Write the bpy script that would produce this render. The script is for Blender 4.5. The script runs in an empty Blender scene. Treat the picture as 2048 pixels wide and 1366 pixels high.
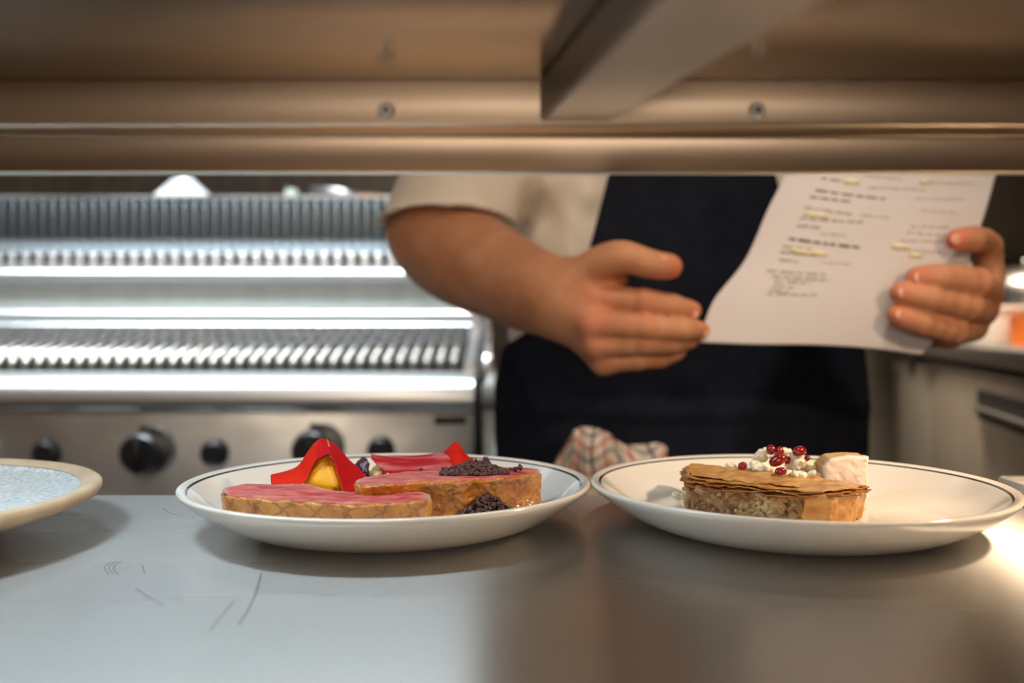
import bpy, bmesh, math, random
import numpy as np
from mathutils import Vector, Matrix, noise
C = bpy.context.scene.collection
random.seed(4); rng = np.random.default_rng(4)

# ------------------------------------------------------------------ camera, world, light, exposure
F = 1898.0; Y0 = 655.6; CT = 0.90; CAMZ = 1.032     # focal length in px, horizon row, worktop height, eye height
cam_d = bpy.data.cameras.new('camera'); cam = bpy.data.objects.new('camera', cam_d); C.objects.link(cam)
cam.location = (0, 0, CAMZ); cam.rotation_euler = (math.pi/2, 0, 0)
cam_d.sensor_width = 36; cam_d.lens = F/2048*36; cam_d.shift_y = -(683-Y0)/2048
cam_d.clip_start = 0.02
cam_d.dof.use_dof = True; cam_d.dof.focus_distance = 0.60; cam_d.dof.aperture_fstop = 4.2
bpy.context.scene.camera = cam
vs = bpy.context.scene.view_settings
vs.view_transform = 'Standard'; vs.look = 'None'; vs.gamma = 1; vs.use_curve_mapping = False; vs.exposure = 0.0
w = bpy.data.worlds.new('world'); bpy.context.scene.world = w; w.use_nodes = True
w.node_tree.nodes['Background'].inputs[0].default_value = (1.0, 0.72, 0.5, 1); w.node_tree.nodes['Background'].inputs[1].default_value = 0.02

def area(name, loc, aim, size, size_y, power, color, spread=180):
    d = bpy.data.lights.new(name, 'AREA'); d.shape = 'RECTANGLE'; d.size = size; d.size_y = size_y
    d.energy = power; d.color = color; d.spread = math.radians(spread)
    o = bpy.data.objects.new(name, d); C.objects.link(o); o.location = loc
    o.rotation_euler = (Vector(aim)-Vector(loc)).to_track_quat('-Z', 'Y').to_euler()
    return o
COOL = (0.76, 0.92, 1.0); WARM = (1.0, 0.74, 0.48)
LH = CT+0.36      # height of the lamp rail that hangs over the far side of the pass
area('rail_strip_lamp', (-0.43, 0.515, LH-.03), (-0.43, 0.515, 0), 0.80, 0.02, 1.65, COOL, 150)
area('rail_warm_lamp', (0.50, 0.515, LH-.03), (0.36, 0.62, CT), 0.03, 0.03, 1.9, WARM, 150)
area('hood_lamp', (-0.9, 1.85, 2.02), (-0.9, 2.2, 0.9), 1.5, 0.30, 36, (0.86, 0.95, 1.0), 85)
area('kitchen_ceiling_lamp', (1.0, 2.5, 2.70), (1.15, 2.5, 0), 0.9, 0.5, 30, (1.0, 0.84, 0.66), 75)
area('dining_ceiling_lamp', (-0.3, -1.6, 2.70), (0.1, 1.0, 1.0), 1.2, 1.2, 20, (1.0, 0.76, 0.52))
area('dining_fill_light', (0.2, -3.9, 1.25), (0.3, 1.2, 1.15), 2.4, 1.2, 29, (1.0, 0.84, 0.68))  # added fill from the unseen dining side, brightens the person and sheet
area('pass_spot_lamp', (0.30, 0.25, 2.70), (0.36, 1.13, 1.06), 0.12, 0.12, 0.9, (1.0, 0.88, 0.76), 36)

# ------------------------------------------------------------------ helpers
def P(x, y, D):      # world point seen at pixel (x, y) of the 2048 x 1366 photograph, at depth D
    return Vector(((x-1024)/F*D, D, CAMZ-(y-Y0)/F*D))
def G(x, y, h):      # world point at height h above the worktop
    D = (CAMZ-CT-h)*F/(y-Y0); return Vector(((x-1024)/F*D, D, CT+h))
def tag(o, label=None, cat=None, group=None, kind=None):
    if label: o['label'] = label
    if cat: o['category'] = cat
    if group: o['group'] = group
    if kind: o['kind'] = kind
    return o
def empty(name, loc=(0,0,0), rz=0):
    o = bpy.data.objects.new(name, None); C.objects.link(o); o.location = loc; o.rotation_euler = (0,0,rz); o.empty_display_size = .05
    return o
def link(name, me, m=None, parent=None, smooth=False):
    o = bpy.data.objects.new(name, me); C.objects.link(o)
    if m is not None:
        for k in (m if isinstance(m, (list, tuple)) else [m]): me.materials.append(k)
    if parent: o.parent = parent
    if smooth: me.polygons.foreach_set('use_smooth', [True]*len(me.polygons))
    return o
def pyd(name, v, f, m=None, parent=None, smooth=False):
    me = bpy.data.meshes.new(name); me.from_pydata([tuple(p) for p in v], [], f); me.update()
    return link(name, me, m, parent, smooth)
class MB:
    def __init__(s): s.bm = bmesh.new()
    def box(s, c, d, bev=0, rot=None, seg=2):
        r = bmesh.ops.create_cube(s.bm, size=1); vs_ = r['verts']
        for v in vs_: v.co = Vector((v.co.x*d[0], v.co.y*d[1], v.co.z*d[2]))
        if bev:
            es = list({e for v in vs_ for e in v.link_edges})
            rr = bmesh.ops.bevel(s.bm, geom=es, offset=bev, segments=seg, affect='EDGES', profile=.5)
            vs_ = list({v for f in rr['faces'] for v in f.verts} | {v for v in vs_ if v.is_valid})
        M = Matrix.Translation(c) @ (rot.to_4x4() if rot is not None else Matrix())
        for v in vs_: v.co = M @ v.co
        return s
    def b2(s, x0, x1, y0, y1, z0, z1, bev=0):
        return s.box(((x0+x1)/2, (y0+y1)/2, (z0+z1)/2), (x1-x0, y1-y0, z1-z0), bev)
    def tube(s, pts, r, n=12, cap=True):
        pts = [Vector(p) for p in pts]; rings = []
        rs = r if isinstance(r, (list, tuple)) else [r]*len(pts)
        t0 = (pts[1]-pts[0]).normalized(); up = Vector((0,0,1)) if abs(t0.z) < .9 else Vector((1,0,0))
        u = t0.cross(up).normalized()
        for i, p in enumerate(pts):
            t = ((pts[min(i+1, len(pts)-1)]-pts[max(i-1, 0)])).normalized()
            u = (u-t*u.dot(t)).normalized(); v = t.cross(u)
            rings.append([s.bm.verts.new(p+(u*math.cos(a)+v*math.sin(a))*rs[i]) for a in [2*math.pi*k/n for k in range(n)]])
        for a, b in zip(rings, rings[1:]):
            for k in range(n): s.bm.faces.new((a[k], a[(k+1)%n], b[(k+1)%n], b[k]))
        if cap: s.bm.faces.new(rings[0][::-1]); s.bm.faces.new(rings[-1])
        return s
    def lathe(s, prof, c=(0,0,0), n=96, mats=None):
        c = Vector(c); rings = []
        for r, z in prof:
            if r < 1e-6: rings.append([s.bm.verts.new(c+Vector((0,0,z)))])
            else: rings.append([s.bm.verts.new(c+Vector((r*math.cos(2*math.pi*k/n), r*math.sin(2*math.pi*k/n), z))) for k in range(n)])
        for i, (a, b) in enumerate(zip(rings, rings[1:])):
            for k in range(n):
                k2 = (k+1)%n
                if len(a) == 1 and len(b) == 1: continue
                if len(a) == 1: f = s.bm.faces.new((a[0], b[k2], b[k]))
                elif len(b) == 1: f = s.bm.faces.new((a[k], a[k2], b[0]))
                else: f = s.bm.faces.new((a[k], a[k2], b[k2], b[k]))
                if mats: f.material_index = mats[i]
        return s
    def prism(s, prof, x0, x1):   # closed (y, z) profile along X
        a = [s.bm.verts.new((x0, y, z)) for y, z in prof]; b = [s.bm.verts.new((x1, y, z)) for y, z in prof]; n = len(prof)
        for k in range(n): s.bm.faces.new((a[k], a[(k+1)%n], b[(k+1)%n], b[k]))
        s.bm.faces.new(a[::-1]); s.bm.faces.new(b); return s
    def build(s, name, m=None, parent=None, smooth=False, auto=None):
        bmesh.ops.recalc_face_normals(s.bm, faces=s.bm.faces)
        me = bpy.data.meshes.new(name); s.bm.to_mesh(me); s.bm.free()
        o = link(name, me, m, parent, smooth)
        if auto:
            me.polygons.foreach_set('use_smooth', [True]*len(me.polygons))
            me.set_sharp_from_angle(angle=math.radians(auto))
        return o
def shift_mesh(o, v):
    o.data.transform(Matrix.Translation(v))

# ---- signed distance fields polygonised by surface nets
def grid(lo, hi, h):
    lo = np.array(lo, float); n = np.ceil((np.array(hi)-lo)/h).astype(int)+1
    X = (lo[0]+h*np.arange(n[0])).astype(np.float32)[:, None, None]
    Y = (lo[1]+h*np.arange(n[1])).astype(np.float32)[None, :, None]
    Z = (lo[2]+h*np.arange(n[2])).astype(np.float32)[None, None, :]
    return X, Y, Z, lo, n
def nets(Fd, lo, h):
    S = Fd < 0; n = Fd.shape
    acc = np.zeros((n[0]-1, n[1]-1, n[2]-1, 3), np.float32); cnt = np.zeros((n[0]-1, n[1]-1, n[2]-1), np.float32)
    for ax in range(3):
        o = [(1, 2), (0, 2), (0, 1)][ax]
        a = [slice(None)]*3; b = [slice(None)]*3; a[ax] = slice(0, -1); b[ax] = slice(1, None)
        fa, fb = Fd[tuple(a)], Fd[tuple(b)]; cr = (fa < 0) != (fb < 0)
        t = np.where(cr, fa/np.where(cr, fa-fb, 1), 0).astype(np.float32)
        for i in (0, 1):
            for j in (0, 1):
                sl = [slice(None)]*3; sl[o[0]] = slice(i, n[o[0]]-1+i); sl[o[1]] = slice(j, n[o[1]]-1+j)
                c = cr[tuple(sl)]; tt = t[tuple(sl)]
                acc[..., ax] += np.where(c, tt, 0); acc[..., o[0]] += c*i; acc[..., o[1]] += c*j; cnt += c
    m = cnt > 0; idx = -np.ones(cnt.shape, np.int64); idx[m] = np.arange(m.sum())
    ijk = np.argwhere(m); V = (ijk+acc[m]/cnt[m][:, None])*h+lo
    faces = []
    for ax in range(3):
        o = [(1, 2), (2, 0), (0, 1)][ax]
        a = [slice(None)]*3; b = [slice(None)]*3; a[ax] = slice(0, -1); b[ax] = slice(1, None)
        for k in o:
            a[k] = slice(1, -1); b[k] = slice(1, -1)
        sa, sb = S[tuple(a)], S[tuple(b)]; cr = sa != sb
        e = np.argwhere(cr); fl = sa[cr]
        if len(e) == 0: continue
        for k in o: e[:, k] += 1
        def at(d0, d1):
            q = e.copy(); q[:, o[0]] -= d0; q[:, o[1]] -= d1; return idx[q[:, 0], q[:, 1], q[:, 2]]
        q = np.stack([at(1, 1), at(0, 1), at(0, 0), at(1, 0)], 1)
        q[~fl] = q[~fl][:, ::-1]; faces.append(q)
    return V, np.concatenate(faces)
def net_mesh(name, Fd, lo, h, m, parent=None, attr=None):
    V, Q = nets(Fd, lo, h)
    me = bpy.data.meshes.new(name); me.from_pydata(V.tolist(), [], Q.tolist()); me.update()
    if attr:
        for k, fn in attr.items():
            a = me.attributes.new(k, 'FLOAT', 'POINT'); a.data.foreach_set('value', fn(V).astype(np.float32))
    return link(name, me, m, parent, True)
def smin(a, b, k):
    h = np.clip(.5+.5*(b-a)/k, 0, 1); return b*(1-h)+a*h-k*h*(1-h)
def cone(X, Y, Z, a, b, ra, rb):
    a = np.array(a, np.float32); b = np.array(b, np.float32); d = b-a; L2 = float((d*d).sum())+1e-9
    t = np.clip(((X-a[0])*d[0]+(Y-a[1])*d[1]+(Z-a[2])*d[2])/L2, 0, 1)
    return np.sqrt((X-a[0]-t*d[0])**2+(Y-a[1]-t*d[1])**2+(Z-a[2]-t*d[2])**2)-(ra+(rb-ra)*t)
def ell(X, Y, Z, c, r):
    q = np.sqrt(((X-c[0])/r[0])**2+((Y-c[1])/r[1])**2+((Z-c[2])/r[2])**2); return (q-1)*min(r)
def chain(X, Y, Z, pts, rs, k=.004):
    # each cone is evaluated only near itself; .06 stands for "far outside"
    mg = .035+k; d = np.full((X.shape[0], Y.shape[1], Z.shape[2]), .06, np.float32); xs_, ys_, zs_ = X.ravel(), Y.ravel(), Z.ravel()
    for (a, b, ra, rb) in zip(pts, pts[1:], rs, rs[1:]):
        m_ = max(ra, rb)+mg; sl = []
        for ax, q in enumerate((xs_, ys_, zs_)):
            sl.append(slice(int(np.searchsorted(q, min(a[ax], b[ax])-m_)), int(np.searchsorted(q, max(a[ax], b[ax])+m_))))
        if any(t.stop <= t.start for t in sl): continue
        sl = tuple(sl); c = np.minimum(cone(X[sl[0]], Y[:, sl[1]], Z[:, :, sl[2]], a, b, ra, rb), .06)
        d[sl] = smin(d[sl], c, k)
    return d
def smooth_chain(X, Y, Z, pts, rs, k=.004, n=4):
    q = catmull([(*p,) for p in pts], n); r_ = [c.x for c in catmull([(r, 0, 0) for r in rs], n)]
    return chain(X, Y, Z, [tuple(p) for p in q], r_, k)
def poly2(X, Y, pts):
    d = None; inside = np.zeros(np.broadcast(X, Y).shape, bool); n = len(pts)
    for i in range(n):
        ax, ay = pts[i]; bx, by = pts[(i+1)%n]; ex, ey = bx-ax, by-ay
        t = np.clip(((X-ax)*ex+(Y-ay)*ey)/(ex*ex+ey*ey+1e-12), 0, 1)
        q = (X-ax-t*ex)**2+(Y-ay-t*ey)**2; d = q if d is None else np.minimum(d, q)
        if ay != by: inside ^= ((ay > Y) != (by > Y)) & (X < (bx-ax)*(Y-ay)/(by-ay)+ax)
    d = np.sqrt(d); return np.where(inside, -d, d)
_pm = rng.random((64, 64, 64)).astype(np.float32)*2-1
def vnoise(X, Y, Z, s):
    X, Y, Z = np.broadcast_arrays(X*s, Y*s, Z*s); i = [np.floor(q).astype(np.int64) for q in (X, Y, Z)]; f = [(q-j).astype(np.float32) for q, j in zip((X, Y, Z), i)]
    f = [t*t*(3-2*t) for t in f]; r = 0
    for a in (0, 1):
        for b in (0, 1):
            for c in (0, 1):
                r = r+_pm[(i[0]+a) & 63, (i[1]+b) & 63, (i[2]+c) & 63]*(f[0] if a else 1-f[0])*(f[1] if b else 1-f[1])*(f[2] if c else 1-f[2])
    return r
def catmull(pts, n):
    pts = [Vector(p) for p in pts]; out = []
    for i in range(len(pts)-1):
        p0, p1, p2, p3 = pts[max(i-1, 0)], pts[i], pts[i+1], pts[min(i+2, len(pts)-1)]
        for k in range(n):
            t = k/n; out.append(.5*((2*p1)+(p2-p0)*t+(2*p0-5*p1+4*p2-p3)*t*t+(3*p1-p0-3*p2+p3)*t**3))
    out.append(pts[-1]); return out

# ------------------------------------------------------------------ materials
def mat(name, base, base2=None, scale=8, detail=4, rough=.5, metal=0, bump=0, bscale=60, stretch=(1,1,1), ramp=(.35,.65), sss=0, coat=0, aniso=0, spec=.5, trans=0, rough2=None, emit=None, estr=0, sssr=(.01,.004,.003), bdist=.002):
    m = bpy.data.materials.new(name); m.use_nodes = True; nt = m.node_tree; N = nt.nodes; L = nt.links; B = N['Principled BSDF']
    def rgb(c): return (c[0], c[1], c[2], 1)
    B.inputs['Base Color'].default_value = rgb(base); B.inputs['Roughness'].default_value = rough; B.inputs['Metallic'].default_value = metal
    B.inputs['Specular IOR Level'].default_value = spec
    if sss: B.inputs['Subsurface Weight'].default_value = sss; B.inputs['Subsurface Radius'].default_value = (1,.4,.3); B.inputs['Subsurface Scale'].default_value = sssr[0]
    if coat: B.inputs['Coat Weight'].default_value = coat; B.inputs['Coat Roughness'].default_value = .06
    if trans: B.inputs['Transmission Weight'].default_value = trans
    if emit: B.inputs['Emission Color'].default_value = rgb(emit); B.inputs['Emission Strength'].default_value = estr
    tc = N.new('ShaderNodeTexCoord'); mp = N.new('ShaderNodeMapping'); mp.inputs['Scale'].default_value = stretch; L.new(tc.outputs['Object'], mp.inputs[0])
    m['_'] = 0
    if base2 is not None or rough2 is not None:
        nz = N.new('ShaderNodeTexNoise'); nz.inputs['Scale'].default_value = scale; nz.inputs['Detail'].default_value = detail; L.new(mp.outputs[0], nz.inputs['Vector'])
        cr = N.new('ShaderNodeMapRange'); cr.inputs['From Min'].default_value = ramp[0]; cr.inputs['From Max'].default_value = ramp[1]; L.new(nz.outputs['Fac'], cr.inputs['Value'])
        if base2 is not None:
            mx = N.new('ShaderNodeMix'); mx.data_type = 'RGBA'; mx.inputs['A'].default_value = rgb(base); mx.inputs['B'].default_value = rgb(base2); mx.name = 'basemix'
            L.new(cr.outputs[0], mx.inputs['Factor']); L.new(mx.outputs['Result'], B.inputs['Base Color'])
        if rough2 is not None:
            mr = N.new('ShaderNodeMapRange'); mr.inputs['To Min'].default_value = rough; mr.inputs['To Max'].default_value = rough2; L.new(cr.outputs[0], mr.inputs['Value']); L.new(mr.outputs[0], B.inputs['Roughness'])
    if bump:
        nb = N.new('ShaderNodeTexNoise'); nb.inputs['Scale'].default_value = bscale; nb.inputs['Detail'].default_value = 5; L.new(mp.outputs[0], nb.inputs['Vector'])
        bp = N.new('ShaderNodeBump'); bp.inputs['Strength'].default_value = bump; bp.inputs['Distance'].default_value = bdist; L.new(nb.outputs['Fac'], bp.inputs['Height']); L.new(bp.outputs[0], B.inputs['Normal'])
    if aniso:
        B.inputs['Anisotropic'].default_value = aniso; cx = N.new('ShaderNodeCombineXYZ'); cx.inputs[1].default_value = 1; L.new(cx.outputs[0], B.inputs['Tangent'])
    return m
def nodes(m): return m.node_tree.nodes, m.node_tree.links, m.node_tree.nodes['Principled BSDF']
def attr_mix(m, attr, lo, hi, color):      # tints base colour where the mesh attribute runs from hi to lo
    N, L, B = nodes(m); a = N.new('ShaderNodeAttribute'); a.attribute_name = attr
    nz = N.new('ShaderNodeTexNoise'); nz.inputs['Scale'].default_value = 160; tc = N.new('ShaderNodeTexCoord'); L.new(tc.outputs['Object'], nz.inputs['Vector'])
    ad = N.new('ShaderNodeMath'); ad.operation = 'MULTIPLY_ADD'; L.new(nz.outputs['Fac'], ad.inputs[0]); ad.inputs[1].default_value = (hi-lo)*.8; L.new(a.outputs['Fac'], ad.inputs[2])
    r = N.new('ShaderNodeMapRange'); r.inputs['From Min'].default_value = lo; r.inputs['From Max'].default_value = hi+(hi-lo)*.4; r.inputs['To Min'].default_value = 1; r.inputs['To Max'].default_value = 0; L.new(ad.outputs[0], r.inputs['Value'])
    mx = N.new('ShaderNodeMix'); mx.data_type = 'RGBA'; mx.inputs['B'].default_value = (*color, 1)
    src = B.inputs['Base Color'].links[0].from_socket if B.inputs['Base Color'].links else None
    if src: L.new(src, mx.inputs['A'])
    else: mx.inputs['A'].default_value = B.inputs['Base Color'].default_value
    L.new(r.outputs[0], mx.inputs['Factor']); L.new(mx.outputs['Result'], B.inputs['Base Color'])
M = {}
M['counter'] = mat('brushed_worktop_steel', (.56,.55,.54), (.50,.49,.48), 5, 6, .27, 1, .012, 260, (.1,1,1), aniso=1.0, rough2=.305, bdist=.0003)
M['steel'] = mat('brushed_steel', (.52,.50,.47), (.42,.40,.38), 14, 5, .30, 1, .03, 500, (.05,1,1), rough2=.38)
M['polish'] = mat('reflection_tinted_polished_steel', (.50,.41,.32), (.43,.34,.26), 4, 5, .16, 1, .02, 90, (.1,1,1), rough2=.24)  # brown in the base colour stands in for the warm room mirrored underneath
M['lip'] = mat('reflection_tinted_lip_steel', (.62,.50,.39), (.54,.43,.33), 5, 6, .26, 1, .03, 90, (.15,1,1), rough2=.44)  # plain steel, with the warm dining room reflection tinted into its colour
M['cooker'] = mat('cooker_steel', (.58,.58,.57), (.48,.48,.48), 9, 4, .34, 1, 0, rough2=.44)
M['bright'] = mat('polished_rail_steel', (.80,.81,.82), None, rough=.34, metal=1)
M['iron'] = mat('cast_iron', (.05,.05,.052), (.09,.085,.08), 30, 4, .5, .3, .3, 120)
M['gratepale'] = mat('pale_grate_metal', (.42,.40,.36), (.25,.23,.2), 40, 4, .38, .8, .2, 120)  # paler than the cast iron of frame and cross bars
M['black'] = mat('black_plastic', (.012,.012,.013), None, rough=.35)
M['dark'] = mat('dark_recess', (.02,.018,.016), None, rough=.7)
M['cream'] = mat('cream_glaze', (.82,.785,.72), (.80,.76,.69), 5, 3, .16, 0, coat=.5, spec=.5)
M['navy_line'] = mat('dark_rim_line', (.012,.018,.03), None, rough=.2, coat=.4)
M['stoneware'] = mat('tan_stoneware', (.62,.47,.32), (.52,.38,.25), 40, 5, .45, 0, .12, 300)
M['greyglaze'] = mat('speckled_grey_glaze', (.72,.74,.75), (.42,.45,.47), 330, 3, .30, 0, .35, 300, (1,1,1), (.40,.62), bdist=.001)
M['wall'] = None

# ------------------------------------------------------------------ room
def brick_mat(name, c1, c2, mortar, sx, rough=.3):
    m = mat(name, c1, None, rough=rough); N, L, B = nodes(m)
    tc = N.new('ShaderNodeTexCoord'); mp = N.new('ShaderNodeMapping'); mp.inputs['Rotation'].default_value = (math.pi/2, 0, 0)
    b = N.new('ShaderNodeTexBrick'); b.offset = 0; b.inputs['Color1'].default_value = (*c1, 1); b.inputs['Color2'].default_value = (*c2, 1); b.inputs['Mortar'].default_value = (*mortar, 1)
    b.inputs['Scale'].default_value = sx; b.inputs['Mortar Size'].default_value = .015; b.inputs['Brick Width'].default_value = .5; b.inputs['Row Height'].default_value = 1.2
    L.new(tc.outputs['Object'], mp.inputs[0]); L.new(mp.outputs[0], b.inputs['Vector']); L.new(b.outputs['Color'], B.inputs['Base Color']); return m
tile = brick_mat('dark_wall_tile', (.20,.18,.155), (.25,.23,.20), (.10,.09,.08), 7)
plaster = mat('warm_plaster', (.42,.30,.20), (.36,.25,.16), 3, 4, .8, 0, .1, 40)
ceilm = mat('ceiling_paint', (.45,.38,.30), None, rough=.9)
floorm = mat('grey_floor_tile', (.10,.09,.08), (.07,.065,.06), 6, 4, .5)
def structure(name, lo, hi, m):
    o = MB().b2(lo[0], hi[0], lo[1], hi[1], lo[2], hi[2]).build(name, m); o['kind'] = 'structure'; return o
structure('floor', (-3.2,-4.2,-.1), (3.2,3.8,0), floorm)
structure('ceiling', (-3.2,-4.2,2.75), (3.2,3.8,2.85), ceilm)
structure('wall_back', (-3.2,3.7,0), (3.2,3.8,2.75), tile)
structure('wall_left', (-3.2,-4.1,0), (-3.1,3.7,2.75), plaster)
structure('wall_right', (3.1,-4.1,0), (3.2,3.7,2.75), plaster)
structure('wall_front', (-3.2,-4.2,0), (3.2,-4.1,2.75), plaster)
# lamp fixtures that carry the room's lights, plus an added fill panel
def fixture(name, label, cat, c, sx, sy, col, st, thick=.03, group=None):
    e = empty(name, (c[0], c[1], c[2])); tag(e, label, cat, group)
    MB().b2(-sx/2-.015, sx/2+.015, -sy/2-.015, sy/2+.015, 0, thick, .003).build('housing', M['steel'], e)
    MB().b2(-sx/2, sx/2, -sy/2, sy/2, -.004, .002).build('diffuser', mat('lamp_diffuser', (.9,.9,.9), None, rough=.5, emit=col, estr=st), e)
    return e
fixture('ceiling_light', 'square warm ceiling panel over the dining side behind the pass', 'ceiling light', (-.3,-1.6,2.712), 1.2, 1.2, WARM, 3)
e = empty('spot_fixture', (.30, .25, 2.75)); tag(e, 'round ceiling spotlight above the near side of the pass', 'spotlight')
MB().lathe([(0,0),(.085,0),(.085,-.035),(.075,-.042),(.07,-.03),(0,-.03)], n=32).build('housing', M['steel'], e, auto=40)
e = empty('wall_fill_panel', (.2, -4.06, 1.25)); tag(e, 'wide warm fill panel added on the unseen dining room wall facing the pass', 'fill light')  # added panel, put here only to light the person from the front
MB().b2(-1.23, 1.23, -.03, .05, -.63, .63, .005).build('housing', M['steel'], e)
MB().b2(-1.2, 1.2, .05, .056, -.6, .6).build('diffuser', mat('fill_panel_diffuser', (.9,.9,.9), None, rough=.5, emit=(1.0,.8,.6), estr=1.6), e)
fixture('ceiling_light', 'warm ceiling panel above the kitchen bench', 'ceiling light', (1.0,2.5,2.712), .9, .5, (1,.84,.66), .8)

# ------------------------------------------------------------------ the pass: worktop, base, shelf
pc = MB(); pc.b2(-1.25, 1.25, -.15, .752, CT-.04, CT, .004)
o = pc.build('worktop', M['counter'], None, auto=40); tag(o, 'stainless steel pass worktop under the three plates', 'worktop')
wt = o; scm = mat('worn_scratch', (.30,.30,.29), None, rough=.5, metal=.8)
def scratch(pts, wd=.00022):
    q = [G(x, y, .0001) for x, y in pts]; q = catmull(q, 5) if len(q) > 2 else q
    v_, f_ = [], []
    for k_, p in enumerate(q):
        t = (q[min(k_+1, len(q)-1)]-q[max(k_-1, 0)]).normalized(); nn = Vector((-t.y, t.x, 0))*wd*(.3 if k_ in (0, len(q)-1) else 1)
        v_ += [p+nn, p-nn]
    for k_ in range(len(q)-1): f_.append((2*k_, 2*k_+1, 2*k_+3, 2*k_+2))
    return pyd('scratch', v_, f_, scm, wt)
for dx in (0, 9, 18): scratch([(225+dx,1122),(209+dx,1135),(219+dx,1150)], .0003)
for dx, dy in ((0,0),(-22,2),(63,4)): scratch([(200+dx,1122+dy),(184+dx,1138+dy)], .0002)
scratch([(285,1130),(287,1140),(292,1148)], .0002)
scratch([(523,1145),(512,1185),(496,1220),(476,1252)], .0005); scratch([(470,1200),(440,1235),(420,1262)], .00035)
scratch([(325,1017),(340,1026),(365,1032)], .0004)
scratch([(270,1175),(300,1195),(330,1212)], .0003); scratch([(700,1170),(690,1180)], .0003)
o = MB().b2(-1.22, 1.22, -.10, .70, 0, CT-.041, .003).build('counter_base', M['steel']); tag(o, 'steel clad base cabinet carrying the pass worktop', 'cabinet')

KS = .50; yy = .30
shelf = empty('pass_shelf', (0, yy, CT)); tag(shelf, 'stainless steel pass shelf on posts across the top of the view', 'shelf')
SU = CAMZ+.2141*KS-CT; FL = CAMZ+.1745*KS-CT; BO = CAMZ+.1407*KS*.993-CT
YF = .820*KS; YL = .860*KS; YN = .09
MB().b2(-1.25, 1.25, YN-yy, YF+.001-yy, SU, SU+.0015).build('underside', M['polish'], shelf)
MB().b2(-1.25, 1.25, YN-yy, YL+.003-yy, SU+.002, SU+.022, .002).build('shelf_board', M['steel'], shelf)
lp = MB()
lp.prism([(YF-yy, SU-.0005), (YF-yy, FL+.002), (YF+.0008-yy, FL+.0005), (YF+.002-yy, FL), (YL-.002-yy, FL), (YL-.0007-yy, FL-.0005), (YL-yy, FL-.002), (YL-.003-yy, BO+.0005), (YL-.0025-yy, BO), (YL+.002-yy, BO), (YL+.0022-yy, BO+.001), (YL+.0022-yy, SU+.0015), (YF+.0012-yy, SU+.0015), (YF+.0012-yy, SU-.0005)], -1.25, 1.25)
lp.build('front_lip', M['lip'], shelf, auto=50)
MB().tube([(-1.25,YL-.0012-yy,BO+.0002),(1.25,YL-.0012-yy,BO+.0002)], .0009, 10).build('edge_bead', M['bright'], shelf, smooth=True)
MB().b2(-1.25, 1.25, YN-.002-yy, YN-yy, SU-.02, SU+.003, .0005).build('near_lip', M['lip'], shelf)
for sx in (-1.18, 1.18):
    MB().b2(sx-.02, sx+.02, .40-yy, .425-yy, 0, SU, .003).build('post', M['steel'], shelf)
for rx in (772, 1515):
    p = P(rx, 221, .8195*KS); c = (p.x, p.y-yy, p.z-CT)
    r_ = MB(); r_.tube([(c[0], c[1]+.001, c[2]), (c[0], c[1]-.0013, c[2])], [.0041, .0032], 24); o1 = r_.build('rivet', M['bright'], shelf, auto=40)
    q_ = MB(); q_.tube([(c[0], c[1]-.00125, c[2]), (c[0], c[1]-.0016, c[2])], .0011, 16); q_.build('rivet_hole', M['dark'], o1)
# cross strut: a folded channel running from the lip towards the viewer
st = MB(); zb = FL+.0015; zt = SU-.0003; yn = YN+.01-yy; yf = YF-.0005-yy
def atn(x0, dx): return x0*KS+dx
a0 = P(1080, 250, .818).x*KS; a1 = P(1216, 262, .818).x*KS
sl_a = (P(1232,0,.62).x-P(1080,250,.818).x)/(.62-.818); sl_b = (P(1495,0,.62).x-P(1216,262,.818).x)/(.62-.818)
dn = (yn-yf)
v = [Vector((a0, yf, zb)), Vector((a1, yf, zb)), Vector((a1+sl_b*dn*.8, yn, zb)), Vector((a0+sl_a*dn*.8, yn, zb))]; up = [Vector((p.x, p.y, zt)) for p in v]
vs_ = [st.bm.verts.new(p) for p in v]+[st.bm.verts.new(p) for p in up]
for f in ((0,1,2,3), (0,3,7,4), (1,5,6,2), (0,4,5,1), (3,2,6,7), (4,7,6,5)): st.bm.faces.new([vs_[k] for k in f])
bmesh.ops.bevel(st.bm, geom=[e for e in st.bm.edges], offset=.0012, segments=2, affect='EDGES')
st.build('cross_strut', M['steel'], shelf, auto=40)
# the lamp rail over the far side of the pass, above the picture
lr = empty('lamp_rail', (0, .515, CT)); tag(lr, 'steel lamp rail on two posts over the far side of the pass', 'rail')
MB().b2(-1.25, 1.25, -.03, .03, .366, .39, .003).build('rail_bar', M['steel'], lr, auto=40)
for sx in (-1.18, 1.18): MB().b2(sx-.015, sx+.015, -.015, .015, 0, .366, .003).build('post', M['steel'], lr, auto=40)
e = empty('strip_light', (-.43, .515, LH+.005)); tag(e, 'long cool white strip light under the lamp rail on the left', 'strip light')
MB().b2(-.41, .41, -.022, .022, -.022, 0, .003).build('housing', M['steel'], e)
MB().b2(-.40, .40, -.012, .012, -.028, -.021, .002).build('diffuser', mat('strip_diffuser', (.9,.9,.9), None, rough=.4, emit=COOL, estr=10), e)
e = empty('spot_lamp', (.50, .515, LH+.005)); tag(e, 'small warm lamp under the lamp rail at the right', 'lamp')
MB().lathe([(0,0),(.034,0),(.036,-.004),(.036,-.016),(.031,-.020),(.030,-.012),(0,-.012)], n=32).build('housing', M['steel'], e, auto=40)
MB().lathe([(0,-.0125),(.028,-.0125),(.028,-.016),(0,-.018)], n=32).build('diffuser', mat('bulb_glow', (.9,.8,.7), None, rough=.4, emit=WARM, estr=14), e, auto=40)

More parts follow.
